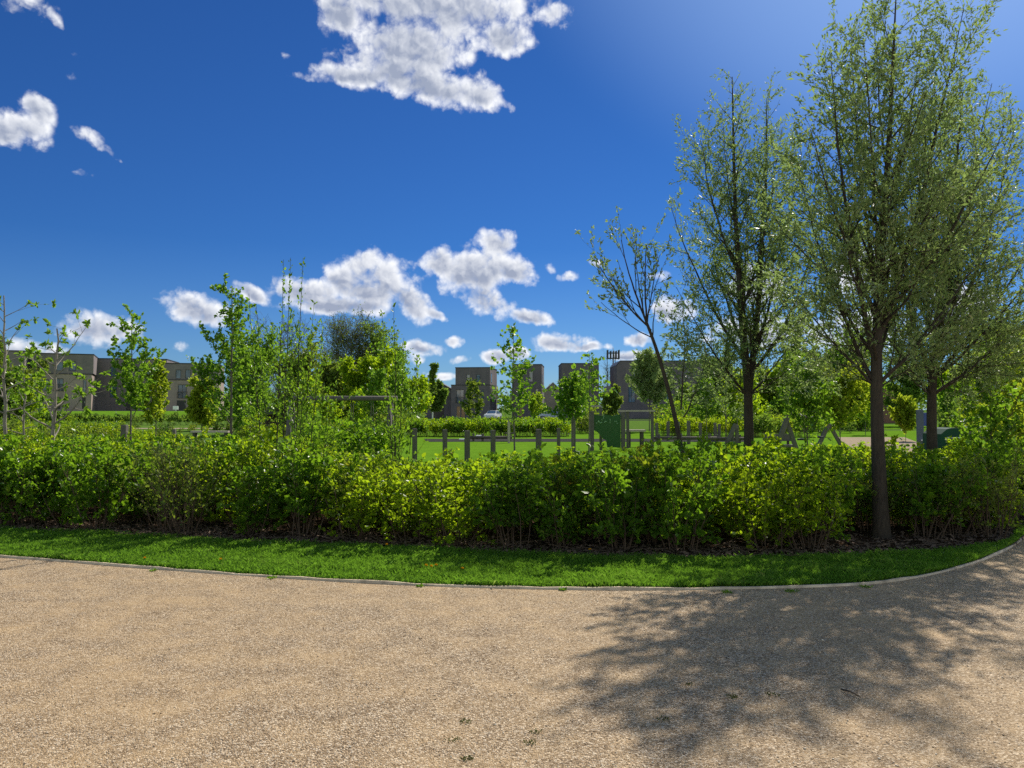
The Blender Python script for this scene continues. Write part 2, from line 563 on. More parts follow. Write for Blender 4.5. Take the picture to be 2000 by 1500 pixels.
def mat_soil(name, c1, c2, c3, scale=26.0):
    m, nt, out = new_mat(name)
    b = NB(nt)
    co = b.n('ShaderNodeTexCoord').outputs['Object']
    nz = b.noise(co, scale, 8, 0.7)
    n2 = b.noise(co, 1.3, 4)
    c = b.ramp(nz.outputs['Fac'], [(0.3, c1), (0.5, c2), (0.72, c3)])
    c = b.mix(0.5, c, b.ramp(n2.outputs['Fac'], [(0.3, (0.7, 0.7, 0.7)), (0.7, (1.2, 1.15, 1.1))]), 'MULTIPLY')
    p = b.n('ShaderNodeBsdfPrincipled', {'Base Color': c, 'Roughness': 1.0, 'Specular IOR Level': 0.0})
    bp = b.n('ShaderNodeBump', {'Height': nz.outputs['Fac'], 'Strength': 1.0, 'Distance': 0.03})
    nt.links.new(bp.outputs[0], p.inputs['Normal'])
    nt.links.new(p.outputs[0], out.inputs['Surface'])
    return m

def mat_glass(name='window_glass', spec=0.6):
    m, nt, out = new_mat(name)
    b = NB(nt)
    co = b.n('ShaderNodeTexCoord').outputs['Object']
    nz = b.noise(co, 0.8, 2)
    c = b.ramp(nz.outputs['Fac'], [(0.35, (0.05, 0.09, 0.15)), (0.7, (0.13, 0.20, 0.31))])  # reflected sky blue is put into the pane colour
    p = b.n('ShaderNodeBsdfPrincipled', {'Base Color': c, 'Roughness': 0.06, 'Specular IOR Level': spec})
    nt.links.new(p.outputs[0], out.inputs['Surface'])
    return m

M = {}
M['gravel'] = mat_gravel()
M['mulch'] = mat_soil('bark_mulch', (0.022, 0.014, 0.010), (0.06, 0.038, 0.026), (0.15, 0.10, 0.072))
M['lawn_soil'] = mat_soil('lawn_soil', (0.020, 0.055, 0.008), (0.035, 0.095, 0.012), (0.055, 0.14, 0.018), 40.0)
M['lawn'] = mat_soil('mown_grass', (0.075, 0.17, 0.012), (0.115, 0.235, 0.018), (0.16, 0.29, 0.028), 9.0)
M['meadow'] = mat_soil('rough_grass', (0.05, 0.10, 0.02), (0.09, 0.17, 0.03), (0.16, 0.23, 0.05), 5.0)
M['asphalt'] = mat_soil('asphalt', (0.04, 0.04, 0.04), (0.055, 0.055, 0.055), (0.075, 0.075, 0.072), 30.0)
M['pale_path'] = mat_soil('pale_path', (0.27, 0.215, 0.15), (0.35, 0.285, 0.205), (0.42, 0.35, 0.27), 8.0)
M['chip'] = mat_plain('bark_chip', (0.13, 0.085, 0.058), 0.9, 0.6, 9.0)
M['stone'] = mat_plain('loose_stone', (0.5, 0.40, 0.30), 0.75, 0.55, 60.0)
M['edging'] = mat_plain('weathered_edging_timber', (0.55, 0.44, 0.31), 0.85, 0.35, 8.0, bump=0.3)
M['timber'] = mat_plain('grey_timber', (0.12, 0.105, 0.09), 0.85, 0.3, 10.0, bump=0.3, stretch=(4, 4, 0.5))
M['dark_timber'] = mat_plain('dark_timber', (0.085, 0.07, 0.058), 0.85, 0.3, 10.0, bump=0.3)
M['pale_timber'] = mat_plain('pale_timber', (0.40, 0.34, 0.27), 0.8, 0.2, 10.0)
M['green_panel'] = mat_plain('green_plastic_panel', (0.016, 0.085, 0.018), 0.35, 0.08, 2.0)
M['dark_green'] = mat_plain('dark_green_plastic', (0.008, 0.050, 0.028), 0.85, 0.1, 2.0)
M['blue_panel'] = mat_plain('blue_panel', (0.03, 0.06, 0.24), 0.4, 0.1, 2.0)
M['grey_panel'] = mat_plain('pale_grey_blue_panel', (0.085, 0.10, 0.14), 0.7, 0.1, 2.0)
M['hold'] = mat_plain('climbing_hold', (0.25, 0.42, 0.22), 0.5, 0.2, 4.0)
M['steel'] = mat_plain('galvanised_steel', (0.45, 0.46, 0.47), 0.4, 0.1, 5.0, metallic=0.8)
M['rubber'] = mat_plain('black_rubber', (0.02, 0.02, 0.02), 0.8, 0.1)
M['brick_dark'] = mat_brick('dark_purple_brick', (0.135, 0.12, 0.135), (0.155, 0.135, 0.15), (0.16, 0.145, 0.155))
M['brick_brown'] = mat_brick('brown_brick', (0.31, 0.245, 0.225), (0.345, 0.27, 0.245), (0.34, 0.29, 0.265))
M['brick_grey'] = mat_brick('grey_brown_brick', (0.19, 0.165, 0.17), (0.215, 0.18, 0.185), (0.22, 0.20, 0.20))
M['brick_red'] = mat_brick('red_brown_brick', (0.20, 0.105, 0.07), (0.26, 0.14, 0.09), (0.25, 0.2, 0.16))
M['coping'] = mat_plain('dark_coping_metal', (0.035, 0.035, 0.04), 0.5, 0.1)
M['frame'] = mat_plain('window_frame_dark', (0.022, 0.023, 0.026), 0.45, 0.1)
M['glass'] = mat_glass()
M['glass_dark'] = mat_glass('dark_window_glass', 0.25)
M['wood_door'] = mat_plain('oak_boarding', (0.36, 0.21, 0.10), 0.6, 0.25, 6.0, stretch=(6, 6, 0.4))
M['white'] = mat_plain('white_paint', (0.78, 0.78, 0.76), 0.5, 0.05)
M['pale_roof'] = mat_plain('pale_roof_sheet', (0.42, 0.42, 0.44), 0.6, 0.12, 2.0)
M['dark_roof'] = mat_plain('dark_slate_roof', (0.055, 0.055, 0.062), 0.7, 0.25, 5.0)
M['bark_dark'] = mat_bark('dark_bark', (0.035, 0.028, 0.022), (0.105, 0.085, 0.065))
M['bark_pale'] = mat_bark('pale_bark', (0.24, 0.20, 0.16), (0.46, 0.41, 0.34))
M['bark_grey'] = mat_bark('grey_bark', (0.10, 0.085, 0.07), (0.24, 0.21, 0.175))
M['twig'] = mat_bark('brown_twig', (0.07, 0.048, 0.034), (0.17, 0.12, 0.085), 30.0)
M['bare_twig'] = mat_bark('bare_far_twig', (0.10, 0.088, 0.07), (0.17, 0.15, 0.12), 6.0)
# leaf kinds
M['leaf_willow'] = mat_leaf('silvery_willow_leaf', [(0.0, (0.10, 0.15, 0.05)), (0.5, (0.19, 0.255, 0.095)), (1.0, (0.32, 0.37, 0.17))], (0.36, 0.52, 0.11), 0.5, 0.9, 0.5)
M['leaf_gloss'] = mat_leaf('glossy_hedge_leaf', [(0.0, (0.045, 0.105, 0.012)), (0.5, (0.085, 0.175, 0.016)), (0.85, (0.15, 0.25, 0.022)), (1.0, (0.22, 0.30, 0.03))], (0.32, 0.58, 0.015), 0.55, 0.6, 0.4)
M['leaf_lime'] = mat_leaf('lime_hedge_leaf', [(0.0, (0.075, 0.145, 0.012)), (0.5, (0.15, 0.235, 0.014)), (0.85, (0.23, 0.31, 0.02)), (1.0, (0.32, 0.31, 0.03))], (0.56, 0.78, 0.012), 0.62, 0.4, 0.45)
M['leaf_red'] = mat_leaf('bronze_tipped_leaf', [(0.0, (0.06, 0.12, 0.014)), (0.6, (0.13, 0.20, 0.018)), (0.88, (0.24, 0.24, 0.025)), (1.0, (0.36, 0.17, 0.04))], (0.46, 0.58, 0.02), 0.55, 0.3, 0.45)
M['leaf_olive'] = mat_leaf('dull_olive_leaf', [(0.0, (0.065, 0.115, 0.022)), (0.5, (0.12, 0.18, 0.034)), (1.0, (0.21, 0.25, 0.06))], (0.34, 0.46, 0.03), 0.5, 0.3, 0.55)
M['leaf_young'] = mat_leaf('fresh_tree_leaf', [(0.0, (0.055, 0.135, 0.018)), (0.5, (0.11, 0.22, 0.026)), (1.0, (0.22, 0.31, 0.045))], (0.32, 0.56, 0.02), 0.55, 0.5, 0.42)
M['leaf_yellow'] = mat_leaf('yellow_green_leaf', [(0.0, (0.12, 0.19, 0.016)), (0.5, (0.22, 0.29, 0.022)), (1.0, (0.34, 0.36, 0.035))], (0.52, 0.64, 0.03), 0.6, 0.3, 0.5)
M['leaf_far'] = mat_leaf('distant_leaf', [(0.0, (0.07, 0.13, 0.028)), (0.5, (0.125, 0.20, 0.04)), (1.0, (0.20, 0.28, 0.06))], (0.32, 0.50, 0.04), 0.5, 0.2, 0.55)
M['grass'] = mat_leaf('grass_blade', [(0.0, (0.045, 0.115, 0.014)), (0.5, (0.085, 0.185, 0.022)), (0.85, (0.15, 0.25, 0.04)), (1.0, (0.28, 0.29, 0.09))], (0.25, 0.50, 0.03), 0.55, 0.4, 0.45)
M['weed'] = mat_leaf('low_weed', [(0.0, (0.05, 0.06, 0.02)), (0.5, (0.09, 0.10, 0.035)), (1.0, (0.16, 0.15, 0.06))], (0.15, 0.18, 0.03), 0.35, 0.1, 0.6)
M['petal'] = mat_leaf('dandelion_petal', [(0.0, (0.75, 0.36, 0.01)), (1.0, (0.85, 0.50, 0.02))], (0.85, 0.45, 0.01), 0.35, 0.1)
M['car_white'] = mat_plain('white_car_paint', (0.72, 0.73, 0.75), 0.25, 0.03, spec=0.6)
M['car_silver'] = mat_plain('silver_car_paint', (0.36, 0.40, 0.46), 0.25, 0.03, metallic=0.5)
M['lamp_red'] = mat_plain('red_lens', (0.35, 0.02, 0.02), 0.3, 0.05)

# ---------------------------------------------------------------- ground
def smooth(t):
    t = np.clip(t, 0, 1)
    return t * t * (3 - 2 * t)

def hz(x, y):
    """Terrain height: level, with a low terrace far away on the left."""
    return 1.35 * smooth((np.asarray(y, float) - 92.0) / 14.0) * smooth((-14.0 - np.asarray(x, float) - 0.02 * np.asarray(y, float)) / 10.0)

def grid_sheet(name, xs, ys, z, mat, kind='structure'):
    X, Y = np.meshgrid(xs, ys)
    Z = hz(X, Y) + z
    v = np.stack([X, Y, Z], -1).reshape(-1, 3)
    nx, ny = len(xs), len(ys)
    i = (np.arange(ny - 1)[:, None] * nx + np.arange(nx - 1)[None, :])
    fs = np.stack([i, i + 1, i + nx + 1, i + nx], -1).reshape(-1, 4)
    o = link(name, fast_mesh(name, v, fs, np.full(len(fs), 4), mat, smooth=True))
    return tag(o, kind=kind)

def strip_sheet(name, a, b, z, mat, n=1):
    """Sheet between two polylines with equal point counts."""
    a, b = np.asarray(a, float), np.asarray(b, float)
    k = len(a)
    rows = [a * (1 - t) + b * t for t in np.linspace(0, 1, n + 1)]
    v = np.concatenate([np.column_stack([r[:, :2], np.full(k, z)]) for r in rows])
    i = (np.arange(n)[:, None] * k + np.arange(k - 1)[None, :])
    fs = np.stack([i, i + 1, i + k + 1, i + k], -1).reshape(-1, 4)
    me = fast_mesh(name, v, fs, np.full(len(fs), 4), mat)
    o = link(name, me)
    return tag(o, kind='structure')

def resample(pts, n):
    pts = np.asarray(pts, float)
    # Catmull-Rom through the points, then even spacing
    P_ = np.vstack([2 * pts[0] - pts[1], pts, 2 * pts[-1] - pts[-2]])
    out = []
    for i in range(1, len(P_) - 2):
        for t in np.linspace(0, 1, 16, endpoint=False):
            p0, p1, p2, p3 = P_[i - 1], P_[i], P_[i + 1], P_[i + 2]
            out.append(0.5 * ((2 * p1) + (-p0 + p2) * t + (2 * p0 - 5 * p1 + 4 * p2 - p3) * t * t + (-p0 + 3 * p1 - 3 * p2 + p3) * t ** 3))
    out.append(pts[-1])
    out = np.array(out)
    s = np.concatenate([[0], np.cumsum(np.linalg.norm(np.diff(out, axis=0), axis=1))])
    q = np.linspace(0, s[-1], n)
    return np.column_stack([np.interp(q, s, out[:, k]) for k in range(out.shape[1])])

big = np.concatenate([[-3000, -1500, -700, -300], np.linspace(-140, 140, 57), [300, 700, 1500, 3000]])
bigy = np.concatenate([[-3000, -800, -200, -60, -20, 0, 20, 40, 60, 80], np.linspace(88, 112, 13), [130, 160, 200, 300, 600, 1500, 3500]])
ground = grid_sheet('ground', big, bigy, -0.03, M['meadow'])

# line of the timber edging between gravel and lawn
EDGE_PX = [(0, 1088), (250, 1107), (500, 1125), (750, 1140), (1000, 1149), (1250, 1152), (1500, 1149), (1650, 1144), (1750, 1135), (1850, 1115), (1930, 1090), (1980, 1065), (2000, 1049)]
edge_w = [gnd(*p)[:2] for p in EDGE_PX]
edge_w = [np.array([-16.0, 11.2]), np.array([-10.0, 9.75])] + edge_w + [np.array([7.2, 10.75]), np.array([8.6, 12.0]), np.array([11.0, 13.6]), np.array([15.0, 15.4])]
EDGE = resample(edge_w, 150)

def edge_y(x):
    return np.interp(x, EDGE[:, 0], EDGE[:, 1])

BED_PX = [(0, 1036), (150, 1041), (300, 1050), (450, 1060), (650, 1068), (850, 1075), (1000, 1082), (1200, 1090), (1450, 1094), (1650, 1090), (1800, 1082), (1920, 1071), (1985, 1062)]
bed_w = [gnd(*p)[:2] for p in BED_PX]
bed_w = [np.array([-16.0, 12.6]), np.array([-10.0, 11.2])] + bed_w + [np.array([7.15, 10.9]), np.array([8.4, 12.1]), np.array([10.8, 13.7]), np.array([14.7, 15.5])]
BED = resample(bed_w, 150)

def bed_y(x):
    return np.interp(x, BED[:, 0], BED[:, 1])

# gravel path: a sheet from well behind the camera up to the edging
near = EDGE.copy()
near[:, 1] = -14.0
strip_sheet('gravel_path', near, EDGE, 0.0, M['gravel'], 24)
far = np.column_stack([np.linspace(15, 60, 12), np.full(12, -14.0)])
strip_sheet('gravel_path', far, np.column_stack([far[:, 0], 15.4 + (far[:, 0] - 15) * 0.25]), 0.0, M['gravel'], 4)

# lawn strip and planting bed
lawn = strip_sheet('lawn', EDGE + np.array([0, 0.02]), BED, 0.012, M['lawn_soil'], 6)
BACK_X = np.array([-16, -8.0, -4.0, -2.6, -0.9, 0.2, 1.6, 4.0, 7.0, 9.0, 14.7])
BACK_Y = np.array([20.0, 17.5, 15.5, 13.4, 12.3, 12.2, 13.2, 15.3, 15.8, 16.2, 18.5])
back = np.column_stack([BED[:, 0], np.interp(BED[:, 0], BACK_X, BACK_Y)])
bed = strip_sheet('planting_bed', BED, back, 0.006, M['mulch'], 8)

def back_y(x):
    return np.interp(x, BACK_X, BACK_Y)

# timber edging board
def edging():
    p = np.column_stack([EDGE, np.zeros(len(EDGE))])
    rng = np.random.default_rng(3)
    t = np.gradient(p, axis=0)
    t /= np.linalg.norm(t, axis=1)[:, None]
    nrm = np.column_stack([-t[:, 1], t[:, 0], np.zeros(len(p))])
    h = 0.019 + 0.004 * np.sin(np.arange(len(p)) * 0.6) + rng.normal(0, 0.003, len(p))
    prof = [(-0.014, -0.05), (-0.014, 1.0), (0.014, 1.0), (0.014, -0.05)]
    rings = []
    for o_, k_ in prof:
        q = p + nrm * o_
        q[:, 2] = np.where(k_ > 0, h, k_)
        rings.append(q)
    v = np.stack(rings, 1).reshape(-1, 3)
    n = len(p)
    fs = []
    for i in range(n - 1):
        for j in range(3):
            fs.append((i * 4 + j, (i + 1) * 4 + j, (i + 1) * 4 + j + 1, i * 4 + j + 1))
    o = link('kerb_edging', fast_mesh('kerb_edging', v, np.array(fs), np.full(len(fs), 4), M['edging']))
    return tag(o, kind='structure')
edging()

# playground lawn beyond the hedge, paths and terrace
def quad_sheet(name, pts, z, mat):
    pts = np.asarray(pts, float)
    v = np.column_stack([pts, hz(pts[:, 0], pts[:, 1]) + z])
    o = link(name, fast_mesh(name, v, np.arange(len(pts)), [len(pts)], mat))
    return tag(o, kind='structure')
quad_sheet('playground_lawn', [(-9, 20), (45, 19), (60, 60), (-6, 60)], -0.012, M['lawn'])
quad_sheet('safety_surface', [(gx(840, 41), 39.5), (gx(1450, 41), 39.5), (gx(1450, 44), 43.5), (gx(830, 44), 43.5)], -0.004, M['asphalt'])
quad_sheet('sand_path', [(gx(1640, 30), 28), (gx(1800, 30), 28), (gx(1800, 44), 46), (gx(1660, 44), 46)], -0.006, M['pale_path'])
quad_sheet('far_path', [(-50, 66), (gx(490, 66), 66), (gx(480, 69), 69), (-50, 69)], -0.005, M['pale_path'])
quad_sheet('hedge_path', [(gx(430, 20), 21), (gx(640, 20), 21), (gx(640, 23), 24), (gx(440, 23), 24)], -0.02, M['pale_path'])
quad_sheet('far_lawn', [(14, 66), (70, 66), (80, 84), (16, 84)], -0.015, M['lawn'])
grid_sheet('terrace_lawn', np.linspace(-85, -16, 24), np.linspace(96, 135, 18), 0.02, M['lawn'])
quad_sheet('road', [(-12, 118), (130, 118), (130, 126), (-12, 126)], -0.01, M['asphalt'])

# ---------------------------------------------------------------- leaf and grass meshes
UP = np.array([0.0, 0.0, 1.0])

def unit(a):
    return a / (np.linalg.norm(a, axis=-1, keepdims=True) + 1e-12)

def leaves_arrays(rng, p, d, L, Wd, tint, shape='diamond', roll=1.0):
    """p base points, d pointing direction, L length, Wd width."""
    n = len(p)
    side = unit(np.cross(d, unit(rng.normal(0, 1, (n, 3)) * roll + UP * 0.6)))
    nor = np.cross(side, d)
    L = L[:, None]
    Wd = Wd[:, None]
    fold = nor * Wd * 0.22
    tip = p + d * L - nor * L * rng.uniform(-0.1, 0.25, (n, 1))
    if shape == 'diamond':
        v = np.stack([p, p + d * L * 0.45 + side * Wd / 2 + fold, tip, p + d * L * 0.45 - side * Wd / 2 + fold], 1)
        lp = np.arange(n)[:, None] * 4 + np.array([0, 1, 2, 0, 2, 3])
        sz = np.full(2 * n, 3)
        return v.reshape(-1, 3), lp.ravel(), sz, np.repeat(tint, 4)
    v = np.stack([p, p + d * L * 0.28 + side * Wd * 0.46 + fold, p + d * L * 0.68 + side * Wd * 0.42 + fold, tip,
                  p + d * L * 0.68 - side * Wd * 0.42 + fold, p + d * L * 0.28 - side * Wd * 0.46 + fold], 1)
    lp = np.arange(n)[:, None] * 6 + np.array([0, 1, 2, 3, 0, 3, 4, 5])
    sz = np.full(2 * n, 4)
    return v.reshape(-1, 3), lp.ravel(), sz, np.repeat(tint, 6)

class Plant:
    def __init__(self, seed):
        self.rng = np.random.default_rng(seed)
        self.tubes = []
        self.lp, self.ld, self.ls = [], [], []   # leaf base, direction, size factor

    def tube(self, pts, rad, n):
        self.tubes.append((np.asarray(pts, float), np.asarray(rad, float), n))

    def leaf(self, p, d, s=1.0):
        self.lp.append(p); self.ld.append(d); self.ls.append(s)

    def wood(self, name, mat, parent):
        vs, fs, o = [], [], 0
        for p, r, n in self.tubes:
            v, f = tube_arrays(p, r, n)
            vs.append(v); fs.append(f + o); o += len(v)
        v = np.concatenate(vs); f = np.concatenate(fs)
        return link(name, fast_mesh(name, v, f, np.full(len(f), 4), mat, smooth=True), parent)

    def crown(self, name, mat, parent, L, Wd, var=0.3, spread=0.7, shape='diamond', tmean=0.45, tvar=0.2, up_tint=0.0):
        rng = self.rng
        p = np.array(self.lp); d = np.array(self.ld); s = np.array(self.ls)
        d = unit(unit(d) + rng.normal(0, spread, d.shape))
        n = len(p)
        k = s * np.exp(rng.normal(0, var, n))
        t = rng.normal(tmean, tvar, n)
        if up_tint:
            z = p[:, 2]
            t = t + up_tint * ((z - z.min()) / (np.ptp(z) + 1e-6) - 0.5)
        v, lp, sz, tt = leaves_arrays(rng, p, d, L * k, Wd * k, np.clip(t, 0, 1), shape)
        return link(name, fast_mesh(name, v, lp, sz, mat, tint=tt), parent)

    def grow(self, p, d, L, r, lv, P):
        rng = self.rng
        q = P[lv]
        n = max(2, int(round(L / q['seg'])))
        st = L / n
        p = np.array(p, float); d = unit(np.array(d, float))
        pts, ds = [p], [d]
        for i in range(n):
            d = unit(d + rng.normal(0, q.get('wig', 0.08), 3) + UP * q.get('trop', 0.03))
            p = p + d * st
            pts.append(p); ds.append(d)
        self.limb(np.array(pts), np.array(ds), L, r, lv, P)

    def limb(self, pts, ds, L, r, lv, P):
        """A finished axis: adds its tube, leaves and children."""
        rng = self.rng
        q = P[lv]
        n = len(pts) - 1
        rad = np.maximum(np.linspace(r, r * q.get('tip', 0.3), n + 1), q.get('rmin', 0.0015))
        self.tube(pts, rad, q.get('sides', 4))
        if q.get('leaf'):
            m = rng.poisson(L * q['leaf'])
            for t in rng.uniform(q.get('l0', 0.1), 1.0, m):
                x = t * n; i = min(int(x), n - 1)
                self.leaf(pts[i] + (pts[i + 1] - pts[i]) * (x - i) + rng.normal(0, q.get('lj', 0.01), 3), ds[i], q.get('lsize', 1.0))
        if q.get('cluster'):   # rosette of leaves at the tip
            for _ in range(q['cluster']):
                self.leaf(pts[-1] + rng.normal(0, 0.01, 3), unit(ds[-1] * 0.5 + rng.normal(0, 0.6, 3)), q.get('lsize', 1.0))
        if lv + 1 >= len(P):
            return
        c = P[lv + 1]
        k = rng.poisson(max(c['per_m'] * L, 0.0))
        if c.get('least'):
            k = max(k, c['least'])
        phi = rng.uniform(0, 6.28)
        for j in range(k):
            t = c.get('t0', 0.1) + (c.get('t1', 1.0) - c.get('t0', 0.1)) * (j + rng.uniform(0, 1)) / k
            x = t * n; i = min(int(x), n - 1)
            b = pts[i] + (pts[i + 1] - pts[i]) * (x - i)
            phi += 2.4 + rng.normal(0, 0.5)
            a = math.radians(rng.normal(c.get('ang', 40), c.get('angv', 8)))
            ax = ds[i]
            s = unit(np.cross(ax, np.array([0.3, 0.9, 0.2])))
            u = np.cross(ax, s)
            dd = ax * math.cos(a) + (s * math.cos(phi) + u * math.sin(phi)) * math.sin(a)
            shape = c.get('shape')
            lf = shape(t) if shape else 1.0
            Lc = max(c['len'] * lf * math.exp(rng.normal(0, c.get('lenv', 0.25))), 0.03)
            rr = min(rad[i] * 0.75, c.get('r', 0.6) * rad[i] if 'rabs' not in c else c['rabs'] * (Lc / c['len']) ** 0.8)
            self.grow(b, dd, Lc, max(rr, 0.0012), lv + 1, P)

    def leader(self, a, b, r, lv, P, out=(0, 0, 0), n=14, wig=0.02):
        """An axis drawn from a to b, bowed by out."""
        a, b, out = np.array(a, float), np.array(b, float), np.array(out, float)
        t = np.linspace(0, 1, n + 1)[:, None]
        c = (a + b) / 2 + out
        pts = a * (1 - t) ** 2 + 2 * c * t * (1 - t) + b * t * t
        w = self.rng.normal(0, wig, pts.shape)
        w[0] = 0
        pts = pts + np.cumsum(w, 0) * 0.5
        ds = unit(np.gradient(pts, axis=0))
        L = np.linalg.norm(np.diff(pts, axis=0), axis=1).sum()
        self.limb(pts, ds, L, r, lv, P)

# ---------------------------------------------------------------- tall trees on the right
WILLOW = [
    {'seg': 0.3, 'sides': 8, 'tip': 0.10, 'rmin': 0.004},
    {'per_m': 6.8, 't0': 0.08, 'ang': 46, 'len': 0.92, 'shape': lambda t: 0.30 + 0.95 * (1 - t) ** 0.8, 'seg': 0.11, 'wig': 0.08, 'trop': 0.06, 'sides': 4, 'tip': 0.25, 'r': 0.40, 'leaf': 22},
    {'per_m': 7.0, 't0': 0.12, 'ang': 40, 'len': 0.26, 'seg': 0.08, 'wig': 0.12, 'trop': 0.03, 'sides': 3, 'r': 0.5, 'leaf': 74, 'lj': 0.03},
]

def tall_tree(name, label, px, py, Y, trunk_r, axis, sides, seed, P=WILLOW, mat='leaf_willow', bark='bark_dark', leaf=(0.058, 0.021), group=None, tm=0.5, tip=0.12):
    """Trunk along axis (photo points), limbs from (start x, y) to (end x, y, depth offset, thickness, bow)."""
    b = at(px, py, Y)
    b[2] = 0.0
    root = empty(name, b)
    tag(root, label, 'tree', group)
    pl = Plant(seed)
    o = lambda x, y, d=0.0: at(x, y, Y + d) - b
    ax = resample(np.array([(0, 0, -0.05)] + [o(*p) for p in axis]), 26)
    h = ax[:, 2] / ax[-1, 2]
    r = trunk_r * (1 + 0.28 * np.exp(-h * 30)) * (1 - (1 - tip) * np.clip(h, 0, 1) ** 1.05)
    lo = h < 0.27
    k = int(lo.sum())
    pl.tube(ax[:k + 1], r[:k + 1], 14)
    if len(axis) > 1:       # the leader carries side shoots of its own
        pts = ax[k:]
        ds = unit(np.gradient(pts, axis=0))
        pl.limb(pts, ds, np.linalg.norm(np.diff(pts, axis=0), axis=1).sum(), r[k], 0, P)
    for (sx, sy, lx, ly, dY, rr, bow) in sides:
        a = o(sx, sy)
        j = int(np.argmin(abs(ax[:, 2] - a[2])))
        a = ax[j] if len(axis) > 1 else a
        e = o(lx, ly, dY)
        pl.leader(a, e, trunk_r * rr, 0, P, out=(bow, dY * 0.2, -0.10))
    pl.wood('trunk', M[bark], root)
    pl.crown('crown', M[mat], root, leaf[0], leaf[1], 0.28, 0.55, 'diamond', tm, 0.2)
    return root

TG = 'tall willow-leaved trees rising from the hedge'
tall_tree('willow_tree', 'tall upright tree with the thickest trunk, nearest the gravel path', 1722, 1052, 9.9, 0.092, [(1712, 770), (1716, 600), (1735, 300), (1750, -6)],
          [(1708, 770, 1548, 560, 0.2, 0.24, -0.10), (1710, 762, 1900, 560, -0.3, 0.24, 0.10), (1710, 735, 1556, 330, 0.4, 0.33, -0.16), (1712, 700, 1618, 112, -0.3, 0.42, -0.20),
           (1713, 672, 1890, 24, 0.3, 0.42, 0.18), (1714, 640, 1958, 240, -0.3, 0.32, 0.22), (1715, 620, 1588, 250, -0.6, 0.28, -0.14), (1716, 590, 1668, 60, 0.6, 0.30, -0.05),
           (1717, 560, 1850, 330, -0.8, 0.26, 0.10), (1720, 520, 1690, 90, -0.7, 0.25, -0.04), (1725, 450, 1800, 50, 0.6, 0.25, 0.06), (1712, 715, 1790, 400, 0.8, 0.26, 0.08),
           (1711, 745, 1960, 430, 0.5, 0.26, 0.16), (1710, 725, 1640, 420, -0.9, 0.25, -0.08), (1706, 775, 1600, 680, 0.5, 0.13, 0), (1710, 768, 1850, 680, 0.3, 0.13, 0), (1730, 380, 1700, 20, 0.3, 0.18, 0)], 11, group=TG)
tall_tree('willow_tree', 'tall slim tree forking into two leaders just above the hedge, left of the thick trunk', 1462, 900, 14.5, 0.098, [(1461, 770), (1449, 620), (1436, 400), (1430, 150)],
          [(1461, 772, 1502, 195, 0.1, 0.70, 0.20), (1455, 700, 1312, 400, 0.3, 0.32, -0.22), (1444, 540, 1368, 270, -0.5, 0.28, -0.14), (1460, 755, 1595, 430, -0.4, 0.34, 0.30),
           (1461, 740, 1562, 270, 0.5, 0.34, 0.26), (1450, 640, 1470, 310, 0.8, 0.26, 0.0), (1460, 765, 1325, 570, -0.6, 0.26, -0.15), (1461, 765, 1600, 590, 0.6, 0.24, 0.15),
           (1448, 600, 1530, 250, -0.7, 0.25, 0.12), (1442, 480, 1405, 210, 0.4, 0.2, -0.05), (1455, 690, 1380, 420, 0.9, 0.22, -0.1), (1461, 778, 1350, 680, 0.4, 0.15, 0), (1461, 775, 1570, 690, -0.5, 0.15, 0)], 12, group=TG, tip=0.1)
tall_tree('willow_tree', 'broad dense tree on a straight dark trunk, right of and behind the thickest trunk', 1822, 905, 12.2, 0.088, [(1820, 775), (1835, 600), (1860, 400), (1880, 180)],
          [(1821, 765, 1690, 560, 0.3, 0.28, -0.15), (1822, 740, 1725, 370, 0.5, 0.34, -0.16), (1825, 710, 1985, 250, 0.0, 0.42, 0.26), (1828, 690, 1800, 190, -0.4, 0.38, -0.08), (1822, 755, 2065, 380, 0.3, 0.36, 0.32),
           (1832, 640, 1935, 165, 0.5, 0.36, 0.12), (1835, 600, 1840, 250, 0.9, 0.28, 0.0), (1822, 748, 2030, 490, -0.6, 0.30, 0.25), (1821, 768, 2090, 540, 0.2, 0.28, 0.25), (1826, 700, 1905, 340, -0.9, 0.30, 0.1),
           (1824, 725, 1955, 430, 0.8, 0.26, 0.14), (1822, 760, 1760, 530, -0.8, 0.22, -0.05), (1821, 772, 1970, 640, -0.5, 0.24, 0.0), (1821, 775, 1720, 690, -0.3, 0.15, 0), (1821, 770, 2040, 620, 0.5, 0.22, 0), (1821, 775, 1920, 700, 0.6, 0.16, 0)], 13, group=TG, tm=0.48)

